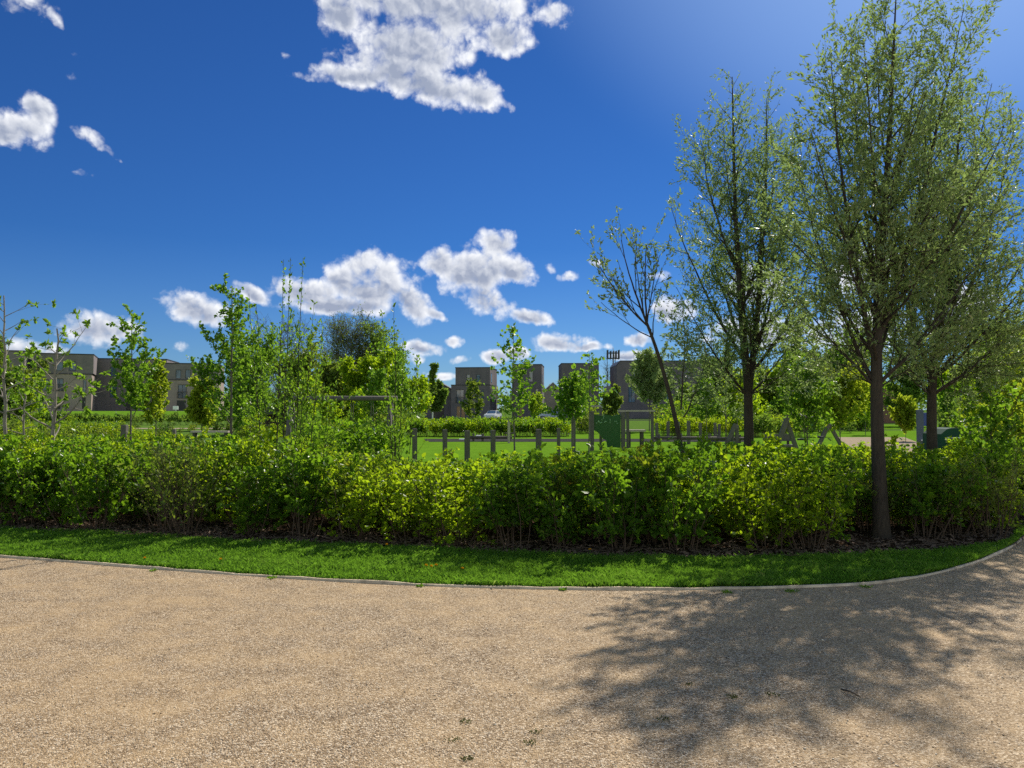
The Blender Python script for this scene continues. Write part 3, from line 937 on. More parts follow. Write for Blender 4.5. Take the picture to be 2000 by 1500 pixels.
# leaning tree whose fan of bare twigs carries only opening buds
def leaning_tree():
    Y = 11.6
    b = at(1352, 892, Y); b[2] = 0.0
    root = empty('leaning_tree', b)
    tag(root, 'slender leaning tree with a fan of nearly bare branches, left of the two-leader tree', 'tree')
    PB = [{'seg': 0.2, 'sides': 7, 'tip': 0.3, 'rmin': 0.004},
          {'per_m': 3.6, 't0': 0.12, 'ang': 24, 'len': 0.62, 'shape': lambda t: 0.5 + 0.8 * (1 - t), 'seg': 0.09, 'wig': 0.05, 'trop': 0.06, 'sides': 4, 'r': 0.55, 'leaf': 18, 'l0': 0.2},
          {'per_m': 5.5, 't0': 0.2, 'ang': 26, 'len': 0.22, 'seg': 0.07, 'wig': 0.06, 'trop': 0.06, 'sides': 3, 'r': 0.6, 'leaf': 36, 'l0': 0.2, 'cluster': 5}]
    pl = Plant(21)
    o = lambda x, y, dY=0.0: at(x, y, Y + dY) - b
    t = np.linspace(0, 1, 14)
    base, mid, top = np.array([0.0, 0, -0.05]), o(1318, 775), o(1262, 628)
    w = [base * (1 - s) ** 2 + 2 * s * (1 - s) * (mid + np.array([0.03, 0, 0])) + top * s * s for s in t]
    pl.tube(w, np.linspace(0.042, 0.021, 14), 8)
    for (ax, ay, lx, ly, dY, r) in [(1262, 628, 1212, 470, 0.0, 0.017), (1264, 634, 1262, 478, 0.1, 0.016), (1268, 640, 1172, 520, -0.2, 0.014), (1275, 660, 1168, 592, 0.2, 0.010),
                                    (1262, 628, 1240, 500, -0.3, 0.013), (1264, 634, 1290, 500, 0.2, 0.012), (1275, 655, 1292, 560, -0.2, 0.010), (1272, 645, 1196, 545, 0.35, 0.011)]:
        pl.leader(o(ax, ay), o(lx, ly, dY), r, 0, PB, out=(-0.05, 0, -0.06), n=10, wig=0.01)
    PW = [WILLOW[0], dict(WILLOW[1], len=0.35), WILLOW[2]]
    for (ax, ay, lx, ly, dY, r) in [(1330, 800, 1330, 600, 0.2, 0.014), (1335, 815, 1385, 690, 0.2, 0.012)]:
        pl.leader(o(ax, ay), o(lx, ly, dY), r, 0, PW, out=(0.05, 0, 0), n=10)
    pl.wood('trunk', M['bark_dark'], root)
    pl.crown('crown', M['leaf_willow'], root, 0.05, 0.024, 0.25, 0.4, 'diamond', 0.55, 0.2)
leaning_tree()

# ---------------------------------------------------------------- young trees
def young_tree(name, label, px, Y, top_py, width_px, seed, mat='leaf_young', bark='bark_grey', leaf=(0.075, 0.055), clear=0.28, per=7.0, l2=8.0, leafd=26, ang=48, trunk=0.03, group=None,
               taper=0.8, trop=0.05, cat='tree', shape='hex', base_py=None, lean=0.0, tm=0.45, trunkname='trunk', cluster=0, z0=None):
    b = at(px, 800, Y)
    b[2] = float(hz(b[0], b[1])) if z0 is None else z0
    H = at(px, top_py, Y)[2] - b[2]
    R = width_px / 2 / F * Y
    root = empty(name, b)
    tag(root, label, cat, group)
    pl = Plant(seed)
    sc = H / 4.0
    P = [{'seg': 0.3 * sc, 'sides': 7, 'tip': 0.18, 'rmin': 0.004 * sc},
         {'per_m': per / sc, 't0': clear, 't1': 0.97, 'ang': ang, 'len': R * 1.15, 'shape': lambda t: 0.12 + 0.95 * max(0.0, 1 - (t - clear) / (1 - clear)) ** taper, 'seg': 0.14 * sc, 'wig': 0.09, 'trop': trop, 'sides': 4,
          'r': 0.45, 'leaf': leafd * 0.4 / sc, 'l0': 0.25, 'cluster': cluster},
         {'per_m': l2 / sc, 't0': 0.2, 'ang': 42, 'len': 0.24 * sc, 'seg': 0.09 * sc, 'wig': 0.12, 'trop': 0.02, 'sides': 3, 'r': 0.5, 'leaf': leafd / sc, 'lj': 0.015 * sc, 'cluster': cluster}]
    pl.leader((0, 0, -0.05), (lean, 0, H), trunk * sc, 0, P, n=16, wig=0.010 * sc)
    pl.wood(trunkname, M[bark], root)
    if pl.lp:
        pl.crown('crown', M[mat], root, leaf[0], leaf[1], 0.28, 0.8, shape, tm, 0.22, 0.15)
    return root

YG = 'young trees planted on and around the playground lawn'
young_tree('young_tree', 'young tree with large round leaves standing in front of the second dark house', 1005, 22, 640, 92, 31, leaf=(0.088, 0.078), leafd=17, per=8, l2=7, group=YG, ang=44)
young_tree('young_tree', 'low bushy young tree left of the green climbing wall, before the third dark house', 1118, 24, 742, 88, 32, leaf=(0.085, 0.066), leafd=22, group=YG, clear=0.45, taper=0.45, per=9, trunk=0.028)
young_tree('young_tree', 'taller thin-topped young tree just left of the green climbing wall', 1150, 23, 690, 80, 33, leaf=(0.085, 0.066), leafd=18, group=YG, clear=0.4, taper=1.1)
young_tree('young_tree', 'round-leaved young tree with a broad lower crown in front of the left brick flats', 256, 19, 612, 140, 34, leaf=(0.060, 0.050), leafd=84, group=YG, clear=0.33, taper=1.0, per=8)
young_tree('young_tree', 'small slender young tree on a pale stake-thin trunk beside the round-leaved one', 305, 21, 712, 70, 35, leaf=(0.062, 0.05), leafd=60, group=YG, clear=0.42, taper=0.6, per=9, mat='leaf_yellow', tm=0.2)
young_tree('young_tree', 'dense dark-topped young tree left of the sparse whippy saplings', 452, 17, 558, 138, 36, leaf=(0.056, 0.045), leafd=88, group=YG, clear=0.26, taper=0.75, per=9, l2=9, trunk=0.034)
young_tree('young_tree', 'slim olive-leaved young tree in front of the first dark house', 924, 60, 738, 46, 37, leaf=(0.2, 0.11), leafd=26, per=8, group=YG, mat='leaf_olive', clear=0.18)
young_tree('young_tree', 'small tree with glowing yellow-green leaves behind the hedge between the tall trunks', 1640, 20, 742, 150, 38, mat='leaf_yellow', leaf=(0.085, 0.06), leafd=26, group=YG, clear=0.40, taper=0.35, per=9)
young_tree('young_tree', 'thin-stemmed lime-leaved young tree right of the two-leader tree', 1577, 15.5, 700, 120, 39, mat='leaf_young', leaf=(0.075, 0.055), leafd=20, group=YG, clear=0.38, taper=0.45, per=9, bark='bark_grey', tm=0.6)
young_tree('young_tree', 'thin dark-stemmed tree behind the leaning trunk', 1418, 15.5, 640, 120, 40, mat='leaf_willow', leaf=(0.06, 0.025), leafd=30, group=YG, clear=0.40, taper=0.5, per=9, trunk=0.02, shape='diamond')
young_tree('silver_willow', 'rounded silver-green willow in front of the house with the chamfered roof corner', 1268, 58, 704, 92, 41, mat='leaf_willow', leaf=(0.2, 0.07), leafd=60, per=12, l2=12, clear=0.28, taper=0.42, ang=42, shape='diamond', trop=0.07, tm=0.6)
young_tree('young_tree', 'yellow-green bushy tree at the right edge behind the hedge', 1965, 14.5, 655, 150, 42, mat='leaf_yellow', leaf=(0.085, 0.06), leafd=22, group=YG, clear=0.25, taper=0.4, per=10, tm=0.25)
young_tree('young_tree', 'leafy multi-branched shrubby tree right of the broad dense tree', 1935, 13.0, 700, 120, 43, mat='leaf_young', leaf=(0.07, 0.05), leafd=24, group=YG, clear=0.18, taper=0.4, per=9, bark='bark_dark')
young_tree('young_tree', 'small yellow-green tree between the thickest trunk and the blue play panel', 1768, 40, 786, 44, 44, mat='leaf_yellow', leaf=(0.12, 0.08), leafd=30, group=YG, clear=0.2, taper=0.35, per=12, tm=0.3)

# rosette-leaved tree at the left edge: bare pale limbs with tufts at the tips
def rosette_tree(label, px, Y, top_py, spread, seed, lean=0.0, n1=11, trunk=0.05, fork=0.34):
    b = at(px, 800, Y); b[2] = 0.0
    H = at(px, top_py, Y)[2]
    R = spread / F * Y
    root = empty('rosette_tree', b)
    tag(root, label, 'tree', 'pale-stemmed trees with leaf tufts at the left edge')
    pl = Plant(seed)
    P = [{'seg': 0.25, 'sides': 8, 'tip': 0.25, 'rmin': 0.006},
         {'per_m': n1 / H, 't0': fork, 't1': 0.96, 'ang': 58, 'len': R, 'shape': lambda t: 0.35 + 0.85 * (1 - t), 'seg': 0.14, 'wig': 0.10, 'trop': 0.05, 'sides': 5, 'r': 0.6, 'cluster': 14, 'lsize': 1.0},
         {'per_m': 3.2, 't0': 0.3, 'ang': 48, 'len': 0.34, 'seg': 0.1, 'wig': 0.12, 'trop': 0.06, 'sides': 4, 'r': 0.6, 'cluster': 12, 'leaf': 3}]
    pl.leader((0, 0, -0.05), (lean, 0, H), trunk, 0, P, n=14, wig=0.035)
    pl.wood('trunk', M['bark_pale'], root)
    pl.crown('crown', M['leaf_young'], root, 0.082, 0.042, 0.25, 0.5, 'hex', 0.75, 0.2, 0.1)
rosette_tree('pale-trunked tree with spreading bare limbs ending in leaf tufts, before the left flats', 97, 15, 640, 92, 51, lean=0.15, n1=24)
rosette_tree('crooked tufted tree cut by the left edge of the view', 10, 16, 590, 70, 52, n1=20, trunk=0.045)
rosette_tree('short thin tufted tree between the pale-trunked tree and the left edge', 46, 18, 690, 55, 53, n1=14, trunk=0.03)

# whippy saplings standing in the hedge
def sapling_clump(label, stems, Y, seed, group, leafn=26):
    bx = at(stems[0][0], 900, Y); bx[2] = 0.0
    root = empty('sapling', bx)
    tag(root, label, 'sapling', group)
    pl = Plant(seed)
    P = [{'seg': 0.2, 'sides': 6, 'tip': 0.14, 'rmin': 0.0025, 'leaf': 24, 'l0': 0.38, 'lj': 0.018},
         {'per_m': 3.2, 't0': 0.30, 't1': 0.72, 'ang': 30, 'len': 0.55, 'shape': lambda t: 0.3 + 1.1 * (1 - t), 'seg': 0.1, 'wig': 0.05, 'trop': 0.06, 'sides': 4, 'r': 0.5, 'leaf': leafn, 'l0': 0.15, 'lj': 0.015},
         {'per_m': 2.5, 't0': 0.2, 'ang': 40, 'len': 0.18, 'seg': 0.08, 'wig': 0.08, 'trop': 0.03, 'sides': 3, 'r': 0.6, 'leaf': 36, 'lj': 0.01}]
    for (px, tx, ty, r, dY) in stems:
        a = at(px, 900, Y) - bx; a[2] = -0.05; a[1] = dY
        e = at(tx, ty, Y) - bx; e[1] = dY * 1.4
        pl.leader(a, e, r, 0, P, out=(0.0, 0, 0), n=14, wig=0.012)
    pl.wood('stems', M['bark_dark'], root)
    pl.crown('crown', M['leaf_young'], root, 0.042, 0.025, 0.25, 0.45, 'hex', 0.65, 0.2, -0.1)
SG = 'whippy saplings growing up through the hedge'
sapling_clump('sapling clump with three tall bare tips rising above the rest of the hedge', [(568, 592, 505, 0.016, 0.0), (530, 540, 500, 0.013, 0.15), (556, 575, 508, 0.012, -0.12), (575, 615, 590, 0.010, 0.1)], 11.2, 61, SG)
sapling_clump('shorter leaning sapling beside the three tall bare tips', [(520, 480, 575, 0.011, 0.1), (545, 505, 600, 0.009, -0.1)], 11.4, 62, SG)
sapling_clump('sapling with upright bunched stems at the right post of the swing frame', [(772, 765, 600, 0.012, 0.0), (780, 742, 605, 0.010, 0.1), (775, 790, 655, 0.009, -0.1), (785, 812, 690, 0.009, 0.1)], 10.6, 63, SG, leafn=16)
sapling_clump('leaf-covered sapling under the left end of the swing beam', [(590, 632, 640, 0.012, 0.0), (600, 655, 700, 0.010, 0.15), (585, 600, 720, 0.009, -0.15)], 10.6, 64, SG, leafn=26)

# ---------------------------------------------------------------- shrubs
def shrub_proto(name, mat, seed, H=1.0, R=0.50, stems=12, leaf=(0.052, 0.034), leafd=44, l1=9, l2=7, bare=0.25, tm=0.45, woodmat='twig', shape='hex', stemr=0.008, up=0.25):
    root = empty(name, (0, 0, 0))
    pl = Plant(seed)
    rng = pl.rng
    P = [{'seg': 0.12, 'sides': 4, 'tip': 0.3, 'wig': 0.07, 'trop': 0.05, 'leaf': leafd * 0.25, 'l0': 0.5},
         {'per_m': l1, 't0': bare, 't1': 1.0, 'ang': 42, 'len': 0.27, 'shape': lambda t: 0.6 + 0.5 * (1 - t), 'seg': 0.07, 'wig': 0.12, 'trop': 0.05, 'sides': 3, 'r': 0.55, 'leaf': leafd * 0.6, 'l0': 0.3},
         {'per_m': l2, 't0': 0.2, 't1': 1.0, 'ang': 45, 'len': 0.10, 'seg': 0.05, 'wig': 0.12, 'trop': 0.02, 'sides': 3, 'r': 0.6, 'leaf': leafd, 'lj': 0.008}]
    for k in range(stems):
        a = rng.uniform(0, 6.283)
        rr = rng.uniform(0.0, 0.16)
        tilt = rng.uniform(0.05, 0.55) * R / 0.42
        d = (math.cos(a) * tilt, math.sin(a) * tilt, 1.0)
        pl.grow((math.cos(a) * rr, math.sin(a) * rr, -0.04), d, H * rng.uniform(0.72, 1.06), stemr * rng.uniform(0.7, 1.2), 0, P)
    pl.wood('stems', M[woodmat], root)
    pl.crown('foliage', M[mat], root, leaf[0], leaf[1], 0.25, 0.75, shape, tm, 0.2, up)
    return root

HG = 'shrubs planted together as the hedge along the lawn strip'
PROTO = {}
KINDS = {
    'gloss': dict(mat='leaf_gloss', leaf=(0.050, 0.034), leafd=58, tm=0.42),
    'lime': dict(mat='leaf_lime', leaf=(0.045, 0.029), leafd=60, tm=0.5),
    'red': dict(mat='leaf_red', leaf=(0.042, 0.026), leafd=54, tm=0.45, up=0.5),
    'olive': dict(mat='leaf_olive', leaf=(0.045, 0.024), leafd=20, tm=0.5, stems=16, bare=0.2),
}
LABELS = {
    'gloss': 'leafy shrub with glossy mid-green leaves in the near hedge',
    'lime': 'leafy shrub with lime-green new leaves in the near hedge',
    'red': 'leafy shrub with bronze-tipped yellowish shoots in the near hedge',
    'olive': 'twiggy half-bare shrub with small dull leaves in the near hedge',
}
for key, kw in KINDS.items():
    PROTO[key] = []
    for i in range(3 if key != 'olive' else 2):
        r = shrub_proto('hedge_shrub', seed=100 + len(PROTO) * 20 + i, **dict(dict(bare=(0.02, 0.10, 0.22)[i]), **kw))
        tag(r, LABELS[key], 'shrub', HG)
        PROTO[key].append(r)

def pick(rng, x, y, depth):
    """Which kind of shrub grows where along the bed."""
    if x < -4.2: w = {'gloss': 0.66, 'lime': 0.18, 'red': 0.06, 'olive': 0.10}
    elif x < -2.3: w = {'gloss': 0.45, 'lime': 0.30, 'red': 0.05, 'olive': 0.20}
    elif x < -0.9: w = {'gloss': 0.25, 'lime': 0.40, 'red': 0.10, 'olive': 0.25}
    elif x < 1.2: w = {'gloss': 0.34, 'lime': 0.50, 'red': 0.11, 'olive': 0.05}
    else: w = {'gloss': 0.46, 'lime': 0.44, 'red': 0.07, 'olive': 0.03}
    w = dict(w)
    if depth > 1.6:
        w['red'] += 0.06; w['lime'] += 0.30
    elif depth < 0.9:
        w['lime'] *= 0.45; w['red'] *= 0.5
    ks = list(w)
    p = np.array([w[k] for k in ks])
    return ks[rng.choice(len(ks), p=p / p.sum())]

def drop(root):
    for c in list(root.children):
        bpy.data.objects.remove(c)
    bpy.data.objects.remove(root)

def plant_hedge():
    rng = np.random.default_rng(77)
    used = set()
    n = 0
    SP = 0.66
    for ix in range(-19, 18):
        x0 = ix * SP
        yb = bed_y(x0) + 0.42
        yk = back_y(x0) - 0.3
        row = 0
        y0 = yb
        while y0 < yk:
            x = x0 + rng.uniform(-0.24, 0.24) + (0.36 if row % 2 else 0)
            y = y0 + rng.uniform(-0.12, 0.16)
            depth = y - bed_y(x)
            y0 += SP * (0.9 if row < 4 else 1.15)
            row += 1
            if x > 12.2 or x < -13 or abs(x) > 0.68 * y + 3.6:
                continue
            if row == 1 and rng.uniform() < 0.10:
                continue
            if abs(x - 4.63 * y / 9.9) < 0.40 and y < 10.0:      # the thick trunk stands clear of the front rows
                continue
            key = pick(rng, x, y, depth)
            vs = PROTO[key]
            v = int(rng.integers(len(vs)))
            # the hedge top dips in the middle, where posts show above it
            k = np.interp(x, [-4.0, -2.2, -0.6, 1.2, 2.6], [0.0335, 0.046, 0.052, 0.050, 0.0435])
            h = (1.6 - k * y) / 1.08 * rng.uniform(0.82, 1.07)
            s = (rng.uniform(1.0, 1.25), rng.uniform(1.0, 1.25), h)
            rz = rng.uniform(0, 6.283)
            root = vs[v]
            if (key, v) not in used:
                used.add((key, v))
                root.location = (x, y, 0.0)
                root.rotation_euler = (0, 0, rz)
                root.scale = s
            else:
                dup(root, (x, y, 0.0), rz, s)
            n += 1
    for key, vs in PROTO.items():
        for v, r in enumerate(vs):
            if (key, v) not in used:
                drop(r)
    return n
N_HEDGE = plant_hedge()

# clipped hedges and shrubs further back, coarser leaves
def row_of(proto_list, label, group, pts, rng, smin=0.9, smax=1.15, used=None):
    for i, (x, y, s) in enumerate(pts):
        r = proto_list[int(rng.integers(len(proto_list)))]
        k = s * rng.uniform(smin, smax)
        sc = (k * rng.uniform(0.95, 1.15), k * rng.uniform(0.95, 1.15), k)
        z = float(hz(x, y))
        if r not in used:
            used.add(r)
            r.location = (x, y, z); r.scale = sc; r.rotation_euler = (0, 0, rng.uniform(0, 6.28))
            tag(r, label, 'shrub', group)
        else:
            dup(r, (x, y, z), rng.uniform(0, 6.28), sc, label, group)

def far_protos(name, mats, seed, n=2, H=1.0, leaf=(0.09, 0.06), leafd=20, stems=9, **kw):
    out = []
    for m in mats:
        for i in range(n):
            out.append(shrub_proto(name, m, seed + len(out), H=H, leaf=leaf, leafd=leafd, stems=stems, l1=8, l2=5, **kw))
    return out
rng = np.random.default_rng(5)
used = set()
P_mid = far_protos('clipped_shrub', ['leaf_lime', 'leaf_gloss'], 300)
pts = []
for px in np.arange(800, 1115, 9):
    pts.append((gx(px, 47) + rng.uniform(-0.1, 0.1), 47 + rng.uniform(-0.3, 0.3), 0.95))
    pts.append((gx(px, 48.2) + rng.uniform(-0.1, 0.1), 48.2 + rng.uniform(-0.3, 0.3), 1.0))
row_of(P_mid, 'shrub of the low clipped hedge beyond the playground lawn, below the dark houses', 'shrubs of the clipped hedge beyond the playground lawn', pts, rng, used=used)
P_rt = far_protos('background_shrub', ['leaf_lime', 'leaf_yellow'], 320)
pts = []
for px in np.arange(1290, 1560, 13):
    for Y in (48, 49.5):
        pts.append((gx(px, Y) + rng.uniform(-0.15, 0.15), Y + rng.uniform(-0.5, 0.5), 1.05))
row_of(P_rt, 'yellow-green shrub in the row behind the balance beams', 'shrubs behind the balance beams', pts, rng, used=used)
P_lf = far_protos('meadow_shrub', ['leaf_lime', 'leaf_olive', 'leaf_red'], 340, n=2)
pts = []
for _ in range(150):
    Y = rng.uniform(19, 52)
    px = rng.uniform(-30, 700 if Y > 42 else 350)
    pts.append((gx(px, Y), Y, rng.uniform(0.45, 0.85)))
row_of(P_lf, 'low loose shrub in the rough planting behind the left part of the hedge', 'low shrubs in the rough planting on the left', pts, rng, used=used)
P_dk = far_protos('dark_shrub', ['leaf_gloss'], 360, n=3, leaf=(0.10, 0.06))
pts = [(gx(px, Y), Y, s) for px, Y, s in [(650, 24, 1.0), (690, 23.5, 0.95), (730, 24, 1.0), (672, 25, 1.1), (712, 25.2, 1.1), (750, 25, 1.05), (630, 25.5, 1.1), (610, 26.5, 1.1), (770, 25.5, 1.0)]]
row_of(P_dk, 'dark glossy shrub below the swing beam', 'dark shrubs below the swing beam', pts, rng, used=used)
pts = []
for px in np.arange(-20, 500, 11):
    Y = 84 + rng.uniform(-2, 2)
    pts.append((gx(px, Y), Y, rng.uniform(0.9, 1.25)))
P_bk = far_protos('bank_shrub', ['leaf_far'], 380, n=2, leaf=(0.2, 0.12), leafd=9)
row_of(P_bk, 'dark shrub in the planting at the foot of the terrace lawn', 'shrubs at the foot of the terrace lawn', pts, rng, used=used)
P_sw = far_protos('swing_shrub', ['leaf_far', 'leaf_gloss'], 390, n=1, leaf=(0.12, 0.07), leafd=18)
pts = [(gx(px, Y), Y, s) for px, Y, s in [(1475, 46, 1.25), (1490, 47, 1.2), (1508, 46, 1.1), (1560, 47, 1.15), (1575, 46, 1.1), (1592, 47, 1.1), (1608, 46, 1.0), (1640, 60, 1.0), (1660, 60, 1.0), (1680, 60, 1.0), (1310, 50, 1.0), (1330, 50, 1.0)]]
row_of(P_sw, 'dark green shrub behind the swings', 'dark shrubs behind the swings', pts, rng, used=used)

P_tall = far_protos('tall_shrub', ['leaf_lime', 'leaf_young', 'leaf_olive', 'leaf_far'], 420, n=1, H=1.9, R=0.7, leaf=(0.12, 0.075), leafd=13, bare=0.1)
pts = []
for px0, px1, Y0, Y1, n, lo, hi in [(1285, 1700, 54, 66, 44, 0.7, 1.35), (560, 800, 36, 54, 18, 0.5, 1.0), (-20, 360, 40, 66, 26, 0.35, 0.6), (1130, 1215, 52, 60, 8, 0.7, 1.1), (1830, 2040, 45, 60, 14, 0.7, 1.3), (460, 560, 34, 56, 10, 0.5, 0.8)]:
    for _ in range(n):
        Y = rng.uniform(Y0, Y1)
        pts.append((gx(rng.uniform(px0, px1), Y), Y, rng.uniform(lo, hi)))
row_of(P_tall, 'tall loose shrub in the mixed planting around the playground', 'tall shrubs in the mixed planting around the playground', pts, rng, used=used)

for r in P_tall + P_mid + P_rt + P_lf + P_dk + P_bk + P_sw:
    if r not in used:
        drop(r)

# ---------------------------------------------------------------- trees in the distance
def far_tree(name, label, px, Y, top_py, width_px, seed, mat, group, leaf=0.35, dens=1.0, fine=1.0, thick=1.0, lenv=0.5, kind='round', z0=0.0, clear=0.2, bark='bare_twig'):
    b = at(px, 800, Y); b[2] = z0
    H = at(px, top_py, Y)[2] - z0
    R = width_px / 2 / F * Y
    root = empty(name, b)
    tag(root, label, 'tree', group)
    pl = Plant(seed)
    sc = H / 10.0
    tp = 0.45 if kind == 'round' else 0.9
    P = [{'seg': 0.8 * sc, 'sides': 6, 'tip': 0.15, 'rmin': 0.02 * sc},
         {'per_m': 2.6 * fine / sc, 'lenv': lenv, 't0': clear, 't1': 0.98, 'ang': 50 if kind == 'round' else 28, 'len': R * 1.1, 'shape': lambda t: 0.22 + 0.9 * max(0.0, 1 - (t - clear) / (1 - clear)) ** tp, 'seg': 0.5 * sc, 'wig': 0.10, 'trop': 0.07, 'sides': 4, 'r': 0.5},
         {'per_m': 3.2 * fine / sc, 't0': 0.15, 'ang': 40, 'len': 1.1 * sc, 'seg': 0.35 * sc, 'wig': 0.12, 'trop': 0.05, 'sides': 3, 'r': 0.55, 'leaf': (6 * dens / sc) if mat else 0},
         {'per_m': 3.5 * fine / sc, 't0': 0.15, 'ang': 38, 'len': 0.6 * sc, 'seg': 0.3 * sc, 'rmin': 0.012 * thick * sc, 'wig': 0.12, 'trop': 0.05, 'sides': 3, 'r': 0.7, 'leaf': (6 * dens / sc) if mat else 0, 'lj': 0.25 * sc}]
    pl.leader((0, 0, -0.1), (0, 0, H), 0.16 * sc, 0, P, n=14, wig=0.05 * sc)
    pl.wood('trunk', M[bark], root)
    if mat and pl.lp:
        pl.crown('crown', M[mat], root, leaf, leaf * 0.65, 0.3, 0.9, 'diamond', 0.5, 0.22)
    return root

FG = 'trees in the distance beyond the playground'
far_tree('bare_tree', 'large round-headed tree still bare of leaves, rising above the swing beam', 686, 150, 645, 122, 71, 'leaf_olive', FG, clear=0.16, fine=1.5, thick=1.2, leaf=0.22, dens=0.5, lenv=0.2)
far_tree('leafing_tree', 'round-topped tree coming into leaf right beside the large bare tree', 738, 152, 650, 76, 72, 'leaf_far', FG, leaf=0.45, dens=1.6, clear=0.15)
far_tree('bare_tree', 'pale twiggy bare tree seen behind the three tall sapling tips', 545, 160, 650, 112, 73, None, FG, clear=0.15, fine=1.3)
far_tree('background_tree', 'bushy yellow-green tree behind the swing beam, left of its middle', 655, 60, 735, 90, 74, 'leaf_olive', FG, leaf=0.2, dens=2.2, clear=0.08)
far_tree('background_tree', 'bushy lime-green tree behind the right half of the swing beam', 720, 56, 728, 90, 75, 'leaf_lime', FG, leaf=0.18, dens=2.0, clear=0.08)
far_tree('background_tree', 'tall light-leaved tree left of the right swing post', 765, 60, 705, 60, 76, 'leaf_young', FG, leaf=0.18, dens=1.5, clear=0.1)
far_tree('background_tree', 'green bushy tree behind the clump of saplings', 585, 55, 700, 95, 77, 'leaf_olive', FG, leaf=0.18, dens=1.6, clear=0.1)
far_tree('background_tree', 'leafy tree behind the dense dark-topped young tree', 490, 50, 690, 90, 78, 'leaf_young', FG, leaf=0.17, dens=1.5, clear=0.1)
far_tree('background_tree', 'small yellowish tree at the foot of the right-hand brick flats', 395, 60, 758, 42, 79, 'leaf_yellow', FG, leaf=0.2, dens=2.0, clear=0.1)
far_tree('background_tree', 'small round tree standing before the gabled barn', 850, 125, 772, 32, 80, 'leaf_far', FG, leaf=0.3, dens=3.0, clear=0.3)
far_tree('background_tree', 'sparse tree left of the gabled barn', 818, 110, 752, 44, 81, 'leaf_olive', FG, leaf=0.3, dens=1.2)
far_tree('poplar', 'bare upright poplar between the third dark house and the mast', 1186, 220, 700, 30, 83, None, FG, kind='tall')
far_tree('poplar', 'bare upright poplar just right of the telecom mast', 1201, 230, 698, 30, 84, None, FG, kind='tall')
far_tree('background_tree', 'leafy tree behind the small A-frame of the balance course', 1405, 66, 735, 80, 87, 'leaf_far', FG, leaf=0.2, dens=2.0, clear=0.12)
far_tree('background_tree', 'lime-green tree behind the left swing frame', 1500, 62, 745, 85, 88, 'leaf_lime', FG, leaf=0.2, dens=2.2, clear=0.1)
far_tree('background_tree', 'green tree between the left and right swing frames', 1560, 66, 738, 80, 89, 'leaf_young', FG, leaf=0.2, dens=2.0, clear=0.1)
far_tree('background_tree', 'leafy tree beside the green play hut', 1870, 62, 742, 95, 90, 'leaf_lime', FG, leaf=0.2, dens=2.0, clear=0.2)
far_tree('background_tree', 'tall leafy tree seen just left of the thickest trunk', 1660, 72, 700, 120, 95, 'leaf_young', FG, leaf=0.2, dens=2.0, clear=0.1)
far_tree('background_tree', 'tall dark green tree seen just right of the thickest trunk', 1775, 76, 715, 90, 96, 'leaf_far', FG, leaf=0.2, dens=2.0, clear=0.1)
far_tree('background_tree', 'large leafy tree far right beyond the playground', 1960, 68, 700, 130, 91, 'leaf_young', FG, leaf=0.25, dens=2.2, clear=0.15)
far_tree('background_tree', 'mid-green tree in front of the left end of the brick flats', 20, 60, 745, 90, 92, 'leaf_olive', FG, leaf=0.2, dens=1.6, clear=0.1)
far_tree('background_tree', 'brownish hedge-like tree beside the pale flat-roofed shed', 1194, 110, 778, 24, 94, 'leaf_olive', FG, leaf=0.3, dens=2.5, clear=0.05)

def treeline():
    rng = np.random.default_rng(99)
    P_, T_ = [], []
    x = -330.0
    while x < 330:
        w = rng.uniform(7, 13); h = rng.uniform(6.5, 11.0); y = 290 + rng.uniform(-12, 12)
        n = 420
        u = unit(rng.normal(0, 1, (n, 3))) * (rng.uniform(0.25, 1, (n, 1)) ** 0.45)
        lump = 1 + 0.25 * np.sin(u[:, :1] * 6 + x) * np.cos(u[:, 2:] * 5 + y)
        p = np.column_stack([x + u[:, 0] * w * 0.62 * lump[:, 0], y + u[:, 1] * w * 0.5, h * 0.52 + u[:, 2] * h * 0.5 * lump[:, 0]])
        P_.append(p); T_.append(np.clip(rng.normal(rng.uniform(0.25, 0.65), 0.18, n), 0, 1))
        x += w * rng.uniform(0.55, 0.95)
    p = np.concatenate(P_); t = np.concatenate(T_)
    n = len(p)
    d = unit(rng.normal(0, 1, (n, 3)))
    v, lp, sz, tt = leaves_arrays(rng, p, d, rng.uniform(0.8, 1.5, n), rng.uniform(0.6, 1.1, n), t)
    o = link('far_woodland', fast_mesh('far_woodland', v, lp, sz, M['leaf_far'], tint=tt))
    tag(o, 'distant line of trees along the horizon behind the houses', 'woodland', kind='stuff')
treeline()

SPG = 'slender saplings scattered through the planting beyond the hedge'
proto = young_tree('slender_sapling', 'slender leafy sapling in the mixed planting beyond the hedge', 1380, 45, 742, 52, 401, mat='leaf_young', leaf=(0.13, 0.085), leafd=22, group=SPG, clear=0.25, taper=0.6, per=9)
proto2 = young_tree('slender_sapling', 'slender leafy sapling in the mixed planting beyond the hedge', 1465, 48, 748, 58, 402, mat='leaf_lime', leaf=(0.13, 0.085), leafd=22, group=SPG, clear=0.3, taper=0.5, per=9)
_r = np.random.default_rng(41)
for px, Y in [(1400, 55), (1440, 44), (1530, 58), (1600, 60), (1690, 50), (600, 40), (640, 44), (700, 42), (735, 38), (780, 46), (815, 52), (470, 48), (60, 46), (1900, 44), (1850, 52), (1045, 62)]:
    dup([proto, proto2][int(_r.integers(2))], (gx(px, Y), Y, 0), _r.uniform(0, 6.28), _r.uniform(0.7, 1.15))

